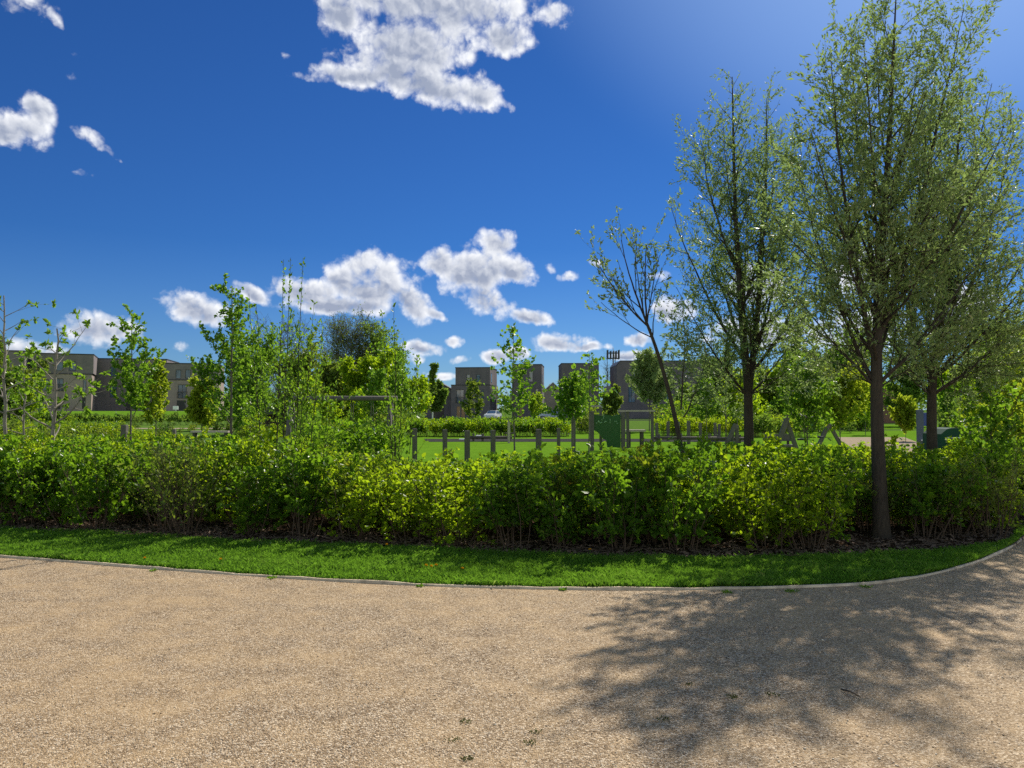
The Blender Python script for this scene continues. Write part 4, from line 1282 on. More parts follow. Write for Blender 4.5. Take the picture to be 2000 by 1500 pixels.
# ---------------------------------------------------------------- buildings
def facade(mb, x0, x1, z0, z1, y, holes, depth=0.14, flip=False):
    """Wall face in the x-z plane at y, with holes (x0, x1, z0, z1) and reveals going to +y."""
    xs = sorted({x0, x1, *[h[0] for h in holes], *[h[1] for h in holes]})
    zs = sorted({z0, z1, *[h[2] for h in holes], *[h[3] for h in holes]})
    for i in range(len(xs) - 1):
        for j in range(len(zs) - 1):
            cx, cz = (xs[i] + xs[i + 1]) / 2, (zs[j] + zs[j + 1]) / 2
            if any(h[0] < cx < h[1] and h[2] < cz < h[3] for h in holes):
                continue
            mb.add([(xs[i], y, zs[j]), (xs[i + 1], y, zs[j]), (xs[i + 1], y, zs[j + 1]), (xs[i], y, zs[j + 1])], [(0, 1, 2, 3)])
    for (a, b, c, d) in holes:
        for p, q in (((a, c), (a, d)), ((b, d), (b, c)), ((a, d), (b, d)), ((b, c), (a, c))):
            mb.add([(p[0], y, p[1]), (q[0], y, q[1]), (q[0], y + depth, q[1]), (p[0], y + depth, p[1])], [(0, 1, 2, 3)])

def window(parent, x0, x1, z0, z1, y, mat_pane='glass', name='window', bars=1, t=0.07):
    f = MB()
    ya, yb = y + 0.05, y + 0.12
    f.box(x0, x0 + t, ya, yb, z0, z1).box(x1 - t, x1, ya, yb, z0, z1)
    f.box(x0 + t, x1 - t, ya, yb, z0, z0 + t).box(x0 + t, x1 - t, ya, yb, z1 - t, z1)
    for k in range(bars):
        xm = x0 + (x1 - x0) * (k + 1) / (bars + 1)
        f.box(xm - t * 0.4, xm + t * 0.4, ya + 0.01, yb - 0.003, z0 + t, z1 - t)
    w = f.build(name, M['frame'], parent)
    MB().box(x0 + t * 0.5, x1 - t * 0.5, yb - 0.03, yb + 0.03, z0 + t * 0.5, z1 - t * 0.5).build('pane', M[mat_pane], w)
    return w

def block(parent, name, x0, x1, y0, y1, z0, z1, mat, holes=(), side=(), coping=True):
    """Box-shaped storey block: front face at y0 with openings; side holes are solid recess panels on the right."""
    mb = MB()
    facade(mb, x0, x1, z0, z1, y0, holes)
    mb.add([(x1, y0, z0), (x1, y1, z0), (x1, y1, z1), (x1, y0, z1)], [(0, 1, 2, 3)])
    mb.add([(x0, y1, z0), (x0, y0, z0), (x0, y0, z1), (x0, y1, z1)], [(0, 1, 2, 3)])
    mb.add([(x1, y1, z0), (x0, y1, z0), (x0, y1, z1), (x1, y1, z1)], [(0, 1, 2, 3)])
    mb.add([(x0, y0, z1), (x1, y0, z1), (x1, y1, z1), (x0, y1, z1)], [(0, 1, 2, 3)])
    # dark room shell behind the openings
    o = mb.build(name, mat, parent)
    # keep facade normals as laid out
    if coping:
        c = 0.06
        MB().box(x0 - c, x1 + c, y0 - c, y1 + c, z1 + 0.002, z1 + 0.16).build('coping', M['coping'], parent)
    return o

def house(name, label, px0, px1, Y, top_py, yaw_deg, depth, lower=None, windows=(), doors=(), mat='brick_dark', z0=0.0, group=None, cat='house', split_py=None, set_l=0.0, set_r=0.0, side_windows=(), pane='glass', mat_upper=None):
    """Flat-roofed house whose front spans px0..px1; windows in photo pixels (px0, px1, py0, py1)."""
    cx = (px0 + px1) / 2
    c = at(cx, 800, Y); c[2] = z0
    yaw = math.radians(yaw_deg)
    w = (px1 - px0) / F * Y / math.cos(yaw)
    H = at(cx, top_py, Y)[2] - z0
    root = empty(name, c, yaw)
    tag(root, label, cat, group)
    def lx(px):   # photo column -> local x on the front
        # ray through px meets the front plane
        d = ray(px, 800)
        n = np.array([math.sin(yaw), -math.cos(yaw)])
        t = (c[:2] @ n) / (d[:2] @ n)
        p = d[:2] * t - c[:2]
        return p[0] * math.cos(yaw) + p[1] * math.sin(yaw)
    def lz(px, py):
        d = ray(px, py)
        n = np.array([math.sin(yaw), -math.cos(yaw)])
        t = (c[:2] @ n) / (d[:2] @ n)
        return EYE + d[2] * t - z0
    hs = []
    for (a, b, t, q, *k) in list(windows) + list(doors):
        za = max(lz((a + b) / 2, q), 0.06)
        hs.append((lx(a), lx(b), za, lz((a + b) / 2, t), k))
    if split_py is None:
        block(root, 'wall', -w / 2, w / 2, 0, depth, -0.1, H - 0.16, M[mat], [h[:4] for h in hs])
    else:
        hs_z = lz(cx, split_py)
        ga, gb = lx(lower[0]), lx(lower[1])
        block(root, 'lower_wall', ga, gb, 0, depth, -0.1, hs_z - 0.16, M[mat], [h[:4] for h in hs if h[3] < hs_z])
        block(root, 'upper_wall', -w / 2, w / 2, 0.05, depth - 0.4, hs_z + 0.004, H - 0.16, M[mat_upper or mat], [h[:4] for h in hs if h[2] > hs_z])
    nwin = len(windows)
    for i, h in enumerate(hs):
        y = 0.0 if split_py is None or h[3] < hs_z else 0.05
        if i < nwin:
            wd = window(root, h[0], h[1], h[2], h[3], y, pane, bars=1 if (h[1] - h[0]) > 1.0 else 0)
            if h[4] and h[4][0] == 'balcony':
                r = MB()
                r.box(h[0] - 0.15, h[1] + 0.15, y - 0.14, y - 0.10, h[2] + 1.05, h[2] + 1.11)
                r.box(h[0] - 0.15, h[1] + 0.15, y - 0.14, y - 0.10, h[2] + 0.02, h[2] + 0.07)
                for xx in np.arange(h[0] - 0.13, h[1] + 0.14, 0.12):
                    r.box(xx - 0.012, xx + 0.012, y - 0.13, y - 0.11, h[2] + 0.07, h[2] + 1.05)
                for xx in (h[0] - 0.14, h[1] + 0.10):
                    r.box(xx, xx + 0.04, y - 0.10, y - 0.002, h[2] + 0.03, h[2] + 0.07)
                r.build('balcony_rail', M['frame'], root)
        else:
            kind = h[4][0] if h[4] else 'frame'
            d = MB().box(h[0], h[1], y + 0.08, y + 0.13, h[2], h[3]).build('door', M[kind], root)
            MB().bar((h[1] - 0.12, y + 0.04, h[2] + 0.95), (h[1] - 0.12, y + 0.04, h[2] + 1.25), 0.04).build('handle', M['steel'], d)
    for (ya, yb, za, zb) in side_windows:      # on the right-hand side wall
        sf = MB()
        xs = w / 2 + 0.004
        sf.box(xs, xs + 0.05, ya, yb, za, zb)
        wo_ = sf.build('window', M['frame'], root)
        MB().box(xs + 0.052, xs + 0.06, ya + 0.08, yb - 0.08, za + 0.08, zb - 0.08).build('pane', M['glass'], wo_)
    return root, w, H

HGRP = 'dark flat-roofed brick houses beyond the playground'
r, w_, H_ = house('town_house', 'leftmost dark flat-roofed brick house, with oak boarded doors and a pale sunlit side', 889, 957, 146, 717, -7, 9.5, lower=(881, 957), split_py=751,
      windows=[(911, 918, 731, 752 - 2), (930, 937.5, 731, 749.5), (891, 906, 761, 787, 'balcony'), (941, 945, 761, 786)], doors=[(892, 899, 794, 815, 'wood_door'), (901, 908, 794, 815, 'wood_door')], group=HGRP,
      side_windows=[(1.2, 2.0, 6.6, 8.4), (4.2, 5.0, 3.6, 5.6)])
MB().box(w_ / 2 + 0.01, w_ / 2 + 1.1, 0.6, 3.0, 3.6, 5.9).build('side_bay', M['pale_timber'], r)
r, w_, H_ = house('town_house', 'second dark flat-roofed brick house, mostly hidden by the round-leaved young tree', 1000, 1058, 150, 711, -5, 9.5,
      windows=[(1033, 1041, 726, 746), (1012, 1020, 726, 746), (1046, 1052, 759, 780), (1014, 1026, 760, 782)], doors=[(1012, 1021, 793, 814, 'wood_door')], group=HGRP, side_windows=[(3.0, 4.0, 6.6, 8.4)])
house('town_house', 'third dark flat-roofed brick house, between the pale roofs and the telecom mast', 1097, 1170, 146, 709, 0, 9.5,
      windows=[(1120, 1129, 723, 745), (1141, 1150, 723, 745), (1108, 1120, 758, 784, 'balcony'), (1140, 1147, 760, 784)], doors=[(1110, 1119, 793, 815, 'wood_door')], group=HGRP)

def chamfer_house():
    Y = 142
    c = at(1205, 800, Y); c[2] = 0
    s = Y / F
    W_, H, D = (1412 - 1205) * s, at(1205, 704, Y)[2], 10.0
    root = empty('long_house', c)
    tag(root, 'long dark brick building with a chamfered upper left roof corner behind the silver-green willow', 'house', HGRP)
    px = lambda v: (v - 1205) * s
    pz = lambda v: at(1205, v, Y)[2]
    holes = [(px(1236), px(1245), pz(740), pz(720)), (px(1262), px(1271), pz(740), pz(720)), (px(1300), px(1309), pz(740), pz(720)), (px(1340), px(1349), pz(740), pz(720)), (px(1380), px(1389), pz(740), pz(720)),
             (px(1227), px(1241), pz(786), pz(754)), (px(1300), px(1312), pz(786), pz(758)), (px(1345), px(1357), pz(786), pz(758))]
    ch = px(1212)
    m = MB()
    zt = H - 0.16
    facade(m, ch, W_, -0.1, zt, 0, holes)
    m.add([(0, 0, -0.1), (ch, 0, -0.1), (ch, 0, zt), (0, 0, zt - 0.75)], [(0, 1, 2, 3)])
    m.add([(0, 0, -0.1), (0, 0, zt - 0.75), (0, D, zt - 0.75), (0, D, -0.1)], [(0, 1, 2, 3)])
    m.add([(W_, 0, -0.1), (W_, D, -0.1), (W_, D, zt), (W_, 0, zt)], [(0, 1, 2, 3)])
    m.add([(W_, D, -0.1), (0, D, -0.1), (0, D, zt - 0.75), (ch, D, zt), (W_, D, zt)], [(0, 1, 2, 3, 4)])
    m.build('wall', M['brick_dark'], root)
    MB().prism([(-0.05, zt - 0.76), (ch, zt + 0.002), (W_ + 0.06, zt + 0.002), (W_ + 0.06, zt + 0.16), (ch - 0.02, zt + 0.16), (-0.05, zt - 0.6)], -0.06, D + 0.06).build('coping', M['coping'], root)
    for i, h in enumerate(holes):
        window(root, *h, 0.0, bars=1 if i >= 5 else 0)
    MB().box(px(1243), px(1243) + 0.06, 3, 3.06, zt + 0.16, zt + 1.7).build('aerial', M['steel'], root)
    MB().box(px(1268), px(1268) + 0.08, 4, 4.08, zt + 0.16, zt + 1.2).build('vent_pipe', M['steel'], root)
chamfer_house()

def gable_house(name, label, px0, px1, Y, ridge_py, eave_py, depth, mat, roof='dark_roof', ridge_px=None, z0=0.0, porch=None, group=None, windows=()):
    c = at(px0, 800, Y); c[2] = z0
    s = Y / F
    W_ = (px1 - px0) * s
    rx = ((ridge_px if ridge_px is not None else (px0 + px1) / 2) - px0) * s
    zr, ze = at(px0, ridge_py, Y)[2] - z0, at(px0, eave_py, Y)[2] - z0
    root = empty(name, c)
    tag(root, label, 'house', group)
    m = MB()
    m.add([(0, 0, -0.1), (W_, 0, -0.1), (W_, 0, ze), (rx, 0, zr), (0, 0, ze)], [(0, 1, 2, 3, 4)])
    m.add([(0, depth, -0.1), (W_, depth, -0.1), (W_, depth, ze), (rx, depth, zr), (0, depth, ze)], [(4, 3, 2, 1, 0)])
    m.add([(W_, 0, -0.1), (W_, depth, -0.1), (W_, depth, ze), (W_, 0, ze)], [(0, 1, 2, 3)])
    m.add([(0, 0, -0.1), (0, 0, ze), (0, depth, ze), (0, depth, -0.1)], [(0, 1, 2, 3)])
    m.build('wall', M[mat], root)
    t = 0.18
    MB().prism([(-0.3, ze - 0.1), (rx, zr + 0.02), (W_ + 0.3, ze - 0.1), (W_ + 0.3, ze - 0.1 + t), (rx, zr + 0.02 + t), (-0.3, ze - 0.1 + t)], -0.25, depth + 0.25).build('roof', M[roof], root)
    if porch:
        a, b, pa, pb = porch
        z1, z2 = at(px0, pa, Y)[2], at(px0, pb, Y)[2]
        f = MB().box((a - px0) * s, (b - px0) * s, -0.5, -0.003, z1 - 0.22, z1)
        f.box((b - px0) * s - 0.22, (b - px0) * s, -0.5, -0.003, z2, z1 - 0.222)
        f.build('door_canopy', M['pale_roof'], root)
        MB().box((a - px0) * s + 0.3, (b - px0) * s - 0.4, -0.06, -0.01, 0.02, z2 + 1.4).build('door', M['dark_timber'], root)
    for (a, b, t_, q) in windows:
        f = MB().box((a - px0) * s, (b - px0) * s, -0.05, -0.004, at(px0, q, Y)[2] - z0, at(px0, t_, Y)[2] - z0).build('window', M['frame'], root)
        MB().box((a - px0) * s + 0.09, (b - px0) * s - 0.09, -0.062, -0.053, at(px0, q, Y)[2] - z0 + 0.09, at(px0, t_, Y)[2] - z0 - 0.09).build('pane', M['glass'], f)
    return root
gable_house('barn_house', 'dark gabled house with a pale door canopy left of the dark flat-roofed houses', 830, 884, 150, 746, 763, 10, 'brick_dark', ridge_px=855, porch=(842, 871, 763.5, 778))
gable_house('low_house', 'low house with a pale ridge roof between the second and third dark houses', 1062, 1098, 175, 748, 766, 9, 'brick_brown', roof='pale_roof')
gable_house('low_house', 'low red-brown house with a pale roof behind the two-leader tree', 1412, 1560, 120, 766, 783, 9, 'brick_dark', roof='pale_roof', windows=[(1440, 1452, 792, 806), (1490, 1502, 792, 806)])
gable_house('low_house', 'red-brown brick house seen between the thickest trunk and the tree right of it', 1655, 1775, 95, 742, 764, 8, 'brick_red', windows=[(1668, 1682, 778, 800), (1730, 1744, 778, 800)])
gable_house('low_house', 'low house with a dark roof at the far right beyond the play area', 1880, 2060, 120, 775, 790, 8, 'brick_brown', windows=[(1905, 1918, 797, 808), (1960, 1975, 797, 808)])

def shed():
    Y = 150
    a, b = at(1187, 777, Y), at(1204, 777, Y)
    root = empty('garage', (a[0], Y, 0))
    tag(root, 'small garage with a pale boarded upper half, left of the long dark building', 'garage')
    w = b[0] - a[0]
    z1, z2 = a[2], at(1187, 754, Y)[2]
    MB().box(0, w, 0, 5, -0.1, z1).build('wall', M['brick_brown'], root)
    MB().box(-0.15, w + 0.15, -0.2, 5.2, z1 + 0.003, z2).build('upper_cladding', M['pale_roof'], root)
    MB().box(0.3, w - 0.3, -0.06, -0.003, 0.02, 2.2).build('door', M['dark_timber'], root)
shed()

FG_ = 'brown brick flats along the terrace on the left'
r, w_, H_ = house('brick_flats', 'brown brick flats with a set-back top storey, second from the left edge', 76, 170, 122, 690, 24, 10, lower=(64, 178), split_py=729, mat_upper='brick_grey', z0=1.35, mat='brick_brown',
      windows=[(133, 147, 706, 724), (108, 122, 706, 724), (106, 123, 739, 764, 'balcony'), (161, 168, 741, 768), (80, 94, 741, 764)], doors=[(160, 167, 776, 799, 'frame'), (106, 118, 776, 799, 'frame')], group=FG_, cat='flats', pane='glass_dark')
house('brick_flats', 'brown brick flats partly cut off by the left edge of the view', -60, 33, 116, 683, 24, 10, z0=1.35, mat='brick_grey',
      windows=[(-10, 4, 704, 724), (14, 26, 738, 762), (-14, 2, 738, 764)], doors=[(4, 14, 776, 799, 'frame')], group=FG_, cat='flats', pane='glass_dark')
house('brick_flats', 'dark-sided brick flats behind the round-leaved young tree', 180, 318, 132, 700, 12, 10, z0=1.35, mat='brick_grey',
      windows=[(214, 226, 716, 736), (250, 262, 716, 736), (284, 296, 716, 736), (214, 228, 752, 776), (284, 298, 752, 776)], doors=[(246, 256, 782, 802, 'frame')], group=FG_, cat='flats', pane='glass_dark')
house('brick_flats', 'brown brick flats with two narrow upper windows above a railed balcony', 319, 420, 131, 709, 14, 10, z0=1.35, mat='brick_brown', split_py=741, mat_upper='brick_grey', lower=(319, 424),
      windows=[(342, 352.5, 722, 739.5), (361, 371.5, 722, 739.5), (347, 364, 751, 778, 'balcony'), (396, 408, 722, 739.5), (373, 379, 782, 798)], doors=[(345, 363, 782, 803, 'frame')], group=FG_, cat='flats', pane='glass_dark')

# low dark shelter roof beyond the dense young tree
def shelter():
    a, b = at(468, 800, 70), at(575, 800, 70)
    root = empty('shelter', (a[0], 70, 0))
    tag(root, 'low dark-roofed shelter behind the sapling clump, left of the swing frame', 'shelter')
    w = b[0] - a[0]
    z1, z2 = at(500, 806, 70)[2], at(500, 795, 70)[2]
    MB().prism([(0, z1 - 0.1), (w, z1 - 0.15), (w, z2 + 0.25), (w * 0.45, z2)], 0, 4).build('roof', M['dark_roof'], root)
    p = MB()
    for x in (0.4, w - 0.3):
        for y in (0.3, 3.7):
            p.box(x - 0.07, x + 0.07, y - 0.07, y + 0.07, -0.05, z1 - 0.16)
    p.build('posts', M['dark_timber'], root)
    MB().box(0.2, w - 0.2, 3.9, 3.97, -0.05, z1 - 0.16).build('back_wall', M['dark_timber'], root)
shelter()

def mast():
    Y = 260
    c = at(1198, 800, Y); c[2] = 0
    root = empty('telecom_mast', c)
    tag(root, 'telecom mast with a square headframe of antennas rising behind the houses', 'mast')
    s = Y / F
    zt, zb = at(1198, 686, Y)[2], at(1198, 700, Y)[2]
    MB().tube([(0, 0, -0.2), (0, 0, zb + 0.3)], [0.35, 0.22], 8).build('pole', M['steel'], root)
    f = MB()
    h = 11 * s
    for z in (zb, zt - 0.6):
        for y in (-h * 0.6, h * 0.6):
            f.bar((-h, y, z), (h, y, z), 0.22)
        for x in (-h, h):
            f.bar((x, -h * 0.6, z), (x, h * 0.6, z), 0.22)
    f.bar((-h, 0, zb), (h, 0, zb), 0.25)
    f.build('headframe', M['coping'], root)
    for x in (-h, -h * 0.45, 0.1, h * 0.5, h):
        for y in (-h * 0.6, h * 0.6):
            MB().box(x - 0.17, x + 0.17, y - 0.15, y + 0.15, zb - 0.3, zt + (0.4 if abs(x) > h * 0.9 else 0.1)).build('antenna', M['coping'], root)
    MB().tube([(0, 0, zb + 0.3), (0, 0, zt + 1.2)], 0.1, 6).build('spike', M['steel'], root)
mast()

# ---------------------------------------------------------------- cars
def car(label, px, Y, mat, rz):
    c = at(px, 812, Y); c[2] = 0.0
    root = empty('parked_car', c, rz)
    tag(root, label, 'car', 'cars parked by the dark houses')
    prof = [(-2.05, 0.35), (-2.1, 0.62), (-2.0, 0.88), (-1.1, 0.98), (-0.45, 1.42), (0.75, 1.46), (1.55, 1.05), (2.0, 0.98), (2.08, 0.6), (2.03, 0.35)]
    bm = MB()
    n = len(prof)
    ws = [0.80, 0.86, 0.84, 0.80, 0.62, 0.62, 0.78, 0.82, 0.86, 0.82]
    vs = [(x, -w, z) for (x, z), w in zip(prof, ws)] + [(x, w, z) for (x, z), w in zip(prof, ws)]
    fs = [tuple(range(n)), tuple(reversed(range(n, 2 * n)))] + [(i, (i + 1) % n, (i + 1) % n + n, i + n) for i in range(n)]
    bm.add(vs, fs)
    bm.build('body', M[mat], root)
    g = MB()
    g.add([(-1.02, -0.73, 1.03), (-0.47, -0.585, 1.38), (-0.47, 0.585, 1.38), (-1.02, 0.73, 1.03)], [(0, 1, 2, 3)])
    for v in range(4):
        pass
    w1 = MB().add([(-1.08, -0.70, 1.015), (-0.48, -0.56, 1.42), (-0.48, 0.56, 1.42), (-1.08, 0.70, 1.015)], [(3, 2, 1, 0)])
    w1.build('windscreen', M['glass'], root).location = (-0.02, 0, 0.02)
    w2 = MB().add([(0.80, -0.56, 1.44), (1.5, -0.70, 1.09), (1.5, 0.70, 1.09), (0.80, 0.56, 1.44)], [(0, 1, 2, 3)])
    w2.build('rear_window', M['glass'], root).location = (0.02, 0, 0.02)
    for s in (-1, 1):
        q = MB().add([(-0.9, s * 0.795, 1.03), (1.35, s * 0.795, 1.08), (0.7, s * 0.645, 1.40), (-0.42, s * 0.645, 1.38)], [(0, 1, 2, 3)])
        q.build('side_window', M['glass'], root).location = (0, s * 0.03, 0.0)
    for x in (-1.3, 1.3):
        for s in (-1, 1):
            a = np.linspace(0, 2 * math.pi, 17)[:-1]
            wv = MB()
            for y in (s * 0.68, s * 0.87):
                pass
            wv.tube([(x, s * 0.66, 0.32), (x, s * 0.88, 0.32)], 0.32, 16)
            w = wv.build('wheel', M['rubber'], root)
            MB().tube([(x, s * 0.882, 0.32), (x, s * 0.892, 0.32)], 0.2, 12).build('rim', M['steel'], w)
    for s in (-1, 1):
        MB().box(-2.12, -2.05, s * 0.62 - 0.16, s * 0.62 + 0.16, 0.62, 0.78).build('headlight', M['white'], root)
        MB().box(2.0, 2.1, s * 0.66 - 0.12, s * 0.66 + 0.12, 0.70, 0.92).build('tail_light', M['lamp_red'], root)
car('white car parked against the sunlit side of the leftmost dark house', 963, 122, 'car_white', math.radians(75))
car('silver car parked between the second and third dark houses', 1073, 124, 'car_silver', math.radians(12))

# ---------------------------------------------------------------- playground
def post(name, label, px, Y, top_py, w_px, mat='timber', cat='post', group=None, dy=0.0):
    c = at(px, 860, Y); c[2] = 0
    h = at(px, top_py, Y)[2]
    w = w_px / F * Y
    root = MB().box(-w / 2, w / 2, -w / 2, w / 2, -0.1, h, ch=0.012).build(name, M[mat])
    root.location = c
    root.rotation_euler = (0, 0, dy)
    tag(root, label, cat, group)
    return root
BG = 'square timber posts standing along the edge of the playground lawn'
post('timber_post', 'short square timber post beside the right swing post', 810, 24, 837, 8.5, group=BG, dy=0.3)
post('timber_post', 'square timber post second from the swing frame', 869, 24, 839, 8.0, group=BG, dy=0.25)
post('timber_post', 'square timber post third from the swing frame', 912.5, 24.5, 841, 9.0, group=BG, dy=0.3)
post('timber_post', 'square timber post just left of the round-leaved young tree', 963, 25, 840, 8.0, group=BG, dy=0.3)
post('timber_post', 'square timber post showing lowest, just right of the round-leaved young tree', 1052, 22, 838, 9.0, group=BG, dy=0.3)
post('timber_post', 'short timber post between the round-leaved tree and the climbing wall', 1091, 27, 836, 6.5, group=BG)
post('timber_post', 'tall timber post left of the green climbing wall', 1120, 30, 800, 8.0, group=BG)
post('timber_post', 'thin pale upright behind the round-leaved young tree', 994, 38, 822, 5.0, mat='pale_timber', group=BG)

def swing_frame():
    Y = 27
    root = empty('swing_set', at(670, 800, Y) * np.array([1, 1, 0]))
    tag(root, 'timber swing frame with a long horizontal beam on upright posts, left of centre', 'swing frame')
    ox = root.location.x
    L = lambda px, py: np.array([at(px, py, Y)[0] - ox, 0, at(px, py, Y)[2]])
    zb = at(670, 778, Y)[2]
    x0, x1 = L(572, 780)[0], L(776, 780)[0]
    b = MB()
    b.tube([(x0, 0, zb), (x1, 0, zb)], 0.085, 10)
    b.build('beam', M['timber'], root)
    for px in (569, 763):
        for k, dy in enumerate((-0.55, 0.55)):
            a = L(px, 780)
            m = MB().tube([(a[0] + 0.0, dy, -0.1), (a[0], dy * 0.12, zb - 0.08)], 0.085, 10)
            m.build('leg', M['timber'], root)
    for px in (686, 690, 725, 729):
        a = L(px, 780)
        MB().tube([(a[0], 0, zb - 0.1), (a[0], 0, 0.62)], 0.012, 5).build('chain', M['dark_timber'], root)
    for px in (688, 727):
        a = L(px, 780)
        MB().box(a[0] - 0.24, a[0] + 0.24, -0.1, 0.1, 0.57, 0.62).build('seat', M['rubber'], root)
swing_frame()

def bench(label, px0, px1, Y, top_py, mat='pale_timber', back=False, group=None):
    a, b = at(px0, 850, Y), at(px1, 850, Y)
    zt = at(px0, top_py, Y)[2]
    root = empty('bench', ((a[0] + b[0]) / 2, Y, 0))
    tag(root, label, 'bench', group)
    w = (b[0] - a[0]) / 2
    sh = zt if not back else zt - 0.38
    MB().box(-w, w, -0.22, 0.22, sh - 0.09, sh, ch=0.01).build('seat', M[mat], root)
    for x in (-w + 0.15, w - 0.15):
        MB().box(x - 0.06, x + 0.06, -0.18, 0.18, -0.05, sh - 0.092).build('leg', M['dark_timber'], root)
    if back:
        MB().box(-w, w, 0.20, 0.25, sh + 0.12, zt).build('backrest', M[mat], root)
        for x in (-w + 0.15, w - 0.15):
            MB().box(x - 0.04, x + 0.04, 0.252, 0.31, sh - 0.1, zt - 0.02).build('back_support', M['dark_timber'], root)
bench('long low timber bench behind the hedge, left of the dense dark-topped young tree', 375, 448, 40, 841.5, mat='pale_timber')
bench('pale slab bench between the climbing wall and the balance beams', 1221, 1260, 34, 839, mat='pale_timber')
bench('dark bench with a backrest standing behind the left A-frame', 1494, 1552, 29, 848, mat='timber', back=True)
post('timber_post', 'short round-topped post in the rough planting left of the long low bench', 340, 30, 838, 6.0, group='stub posts in the rough planting')
post('timber_post', 'short thick stub post at the foot of the round-leaved tree on the left', 243, 30, 830, 10.0, mat='timber', group='stub posts in the rough planting')

def climbing_wall():
    Y = 31
    c = at(1187, 860, Y); c[2] = 0
    root = empty('climbing_wall', c)
    tag(root, 'green plastic climbing wall with pale holds between two tall timber posts', 'climbing wall')
    lx = lambda px: at(px, 830, Y)[0] - c[0]
    lz = lambda py: at(1187, py, Y)[2]
    poly = []
    top = [(1160, 809), (1168, 811), (1176, 812.5), (1182, 810), (1190, 811), (1198, 812), (1206, 810), (1212, 809)]
    for p in reversed(top):
        poly.append((lx(p[0]), lz(p[1])))
    for p in [(1160, 840), (1166, 843), (1171, 848), (1174, 853), (1178, 857), (1184, 860)]:
        poly.append((lx(p[0]), lz(p[1])))
    poly += [(lx(1186), 0.12), (lx(1212), 0.12)]
    MB().prism(poly, -0.03, 0.03).build('panel', M['green_panel'], root)
    rng = np.random.default_rng(8)
    for k in range(18):
        x, z = rng.uniform(lx(1164), lx(1209)), rng.uniform(lz(829), lz(814))
        bm = MB().tube([(x, -0.032, z), (x, -0.06, z), (x, -0.085, z)], [0.026, 0.024, 0.010], 7)
        bm.build('hold', M['hold'], root)
    for px, t in ((1156, 803), (1217, 804)):
        w = 0.075
        MB().box(lx(px) - w, lx(px) + w, -w, w, -0.1, lz(t), ch=0.015).build('post', M['timber'], root)
    MB().box(lx(1156), lx(1178), 0.6, 0.75, lz(795), lz(791.5)).build('rear_beam', M['pale_timber'], root)
    for px in (1177,):
        MB().box(lx(px) - 0.05, lx(px) + 0.05, 0.62, 0.73, -0.1, lz(795) - 0.003).build('rear_post', M['timber'], root)
climbing_wall()

def pergola():
    Y = 33
    c = at(1243, 860, Y); c[2] = 0
    root = empty('overhead_bar', c)
    tag(root, 'overhead timber bar on two posts just right of the green climbing wall', 'overhead bar')
    lx = lambda px: at(px, 830, Y)[0] - c[0]
    lz = lambda py: at(1243, py, Y)[2]
    MB().box(lx(1207), lx(1279), -0.12, 0.12, lz(804), lz(801)).build('beam', M['pale_timber'], root)
    for px in (1226, 1274):
        MB().box(lx(px) - 0.055, lx(px) + 0.055, -0.055, 0.055, -0.1, lz(804) - 0.003).build('post', M['timber'], root)
pergola()

def balance_course():
    # low beams on stub posts
    def beam(label, p, q, Y, py, posts):
        a, b = at(p, py, Y), at(q, py, Y)
        root = empty('balance_beam', ((a[0] + b[0]) / 2, Y, 0))
        tag(root, label, 'balance beam', 'low timber balance beams on the playground lawn')
        w = (b[0] - a[0]) / 2
        z = a[2]
        MB().tube([(-w, 0, z - 0.06), (w, 0, z - 0.06)], 0.07, 8).build('beam', M['dark_timber'], root)
        for t in posts:
            x = -w + 2 * w * t
            MB().box(x - 0.06, x + 0.06, 0.075, 0.195, -0.05, z + 0.12).build('post', M['timber'], root)
    beam('balance beam of dark timber left of the round-leaved young tree', 918, 1000, 40, 852, (0.08, 0.30, 0.95))
    beam('balance beam running behind the leaning trunk', 1275, 1400, 36, 853, (0.1, 0.45, 0.9))
    beam('balance beam ending near the two-leader trunk', 1390, 1460, 38, 854, (0.15, 0.8))
    CP = 'upright posts of the balance course'
    for i, (px, top, w, Y) in enumerate([(1283, 826, 5, 40), (1305, 823, 5, 41), (1325, 824, 5, 39), (1345, 822, 6, 37), (1368, 826, 5, 40), (1397, 826, 5, 40), (1405, 828, 4.5, 41), (1440, 830, 5, 38)]):
        post('course_post', 'grey upright post of the balance course on the lawn right of the climbing wall', px, Y, top, w, group=CP)
    for px, Y, top in ((936, 42, 848), (946, 42, 850), (905, 43, 857)):
        pass
    r = empty('step_platform', at(937, 860, 43) * np.array([1, 1, 0]))
    tag(r, 'small stepping platform with a pale top beside the left balance beam', 'stepping platform')
    z = at(937, 850, 43)[2]
    MB().box(-0.2, 0.22, -0.2, 0.2, z - 0.05, z).build('top', M['white'], r)
    for x in (-0.13, 0.15):
        MB().box(x - 0.05, x + 0.05, -0.06, 0.06, -0.05, z - 0.052).build('leg', M['dark_timber'], r)
    r = empty('spring_board', at(902, 860, 42) * np.array([1, 1, 0]))
    tag(r, 'low pale stepping board left of the stepping platform', 'stepping board')
    z = at(902, 857, 42)[2]
    MB().box(-0.15, 0.15, -0.15, 0.15, z - 0.05, z, ch=0.01).build('top', M['white'], r)
    MB().box(-0.05, 0.05, -0.05, 0.05, -0.05, z - 0.052).build('leg', M['dark_timber'], r)
    r = empty('stand_post', at(995, 862, 40) * np.array([1, 1, 0]))
    tag(r, 'dark rocking post with a crossbar foot next to the round-leaved trunk', 'play post')
    z = at(995, 843, 40)[2]
    MB().box(-0.06, 0.06, -0.06, 0.06, -0.05, z).build('post', M['dark_timber'], r)
    MB().box(-0.22, 0.22, -0.05, 0.05, z * 0.75, z * 0.75 + 0.08).build('crossbar', M['dark_timber'], r)
balance_course()

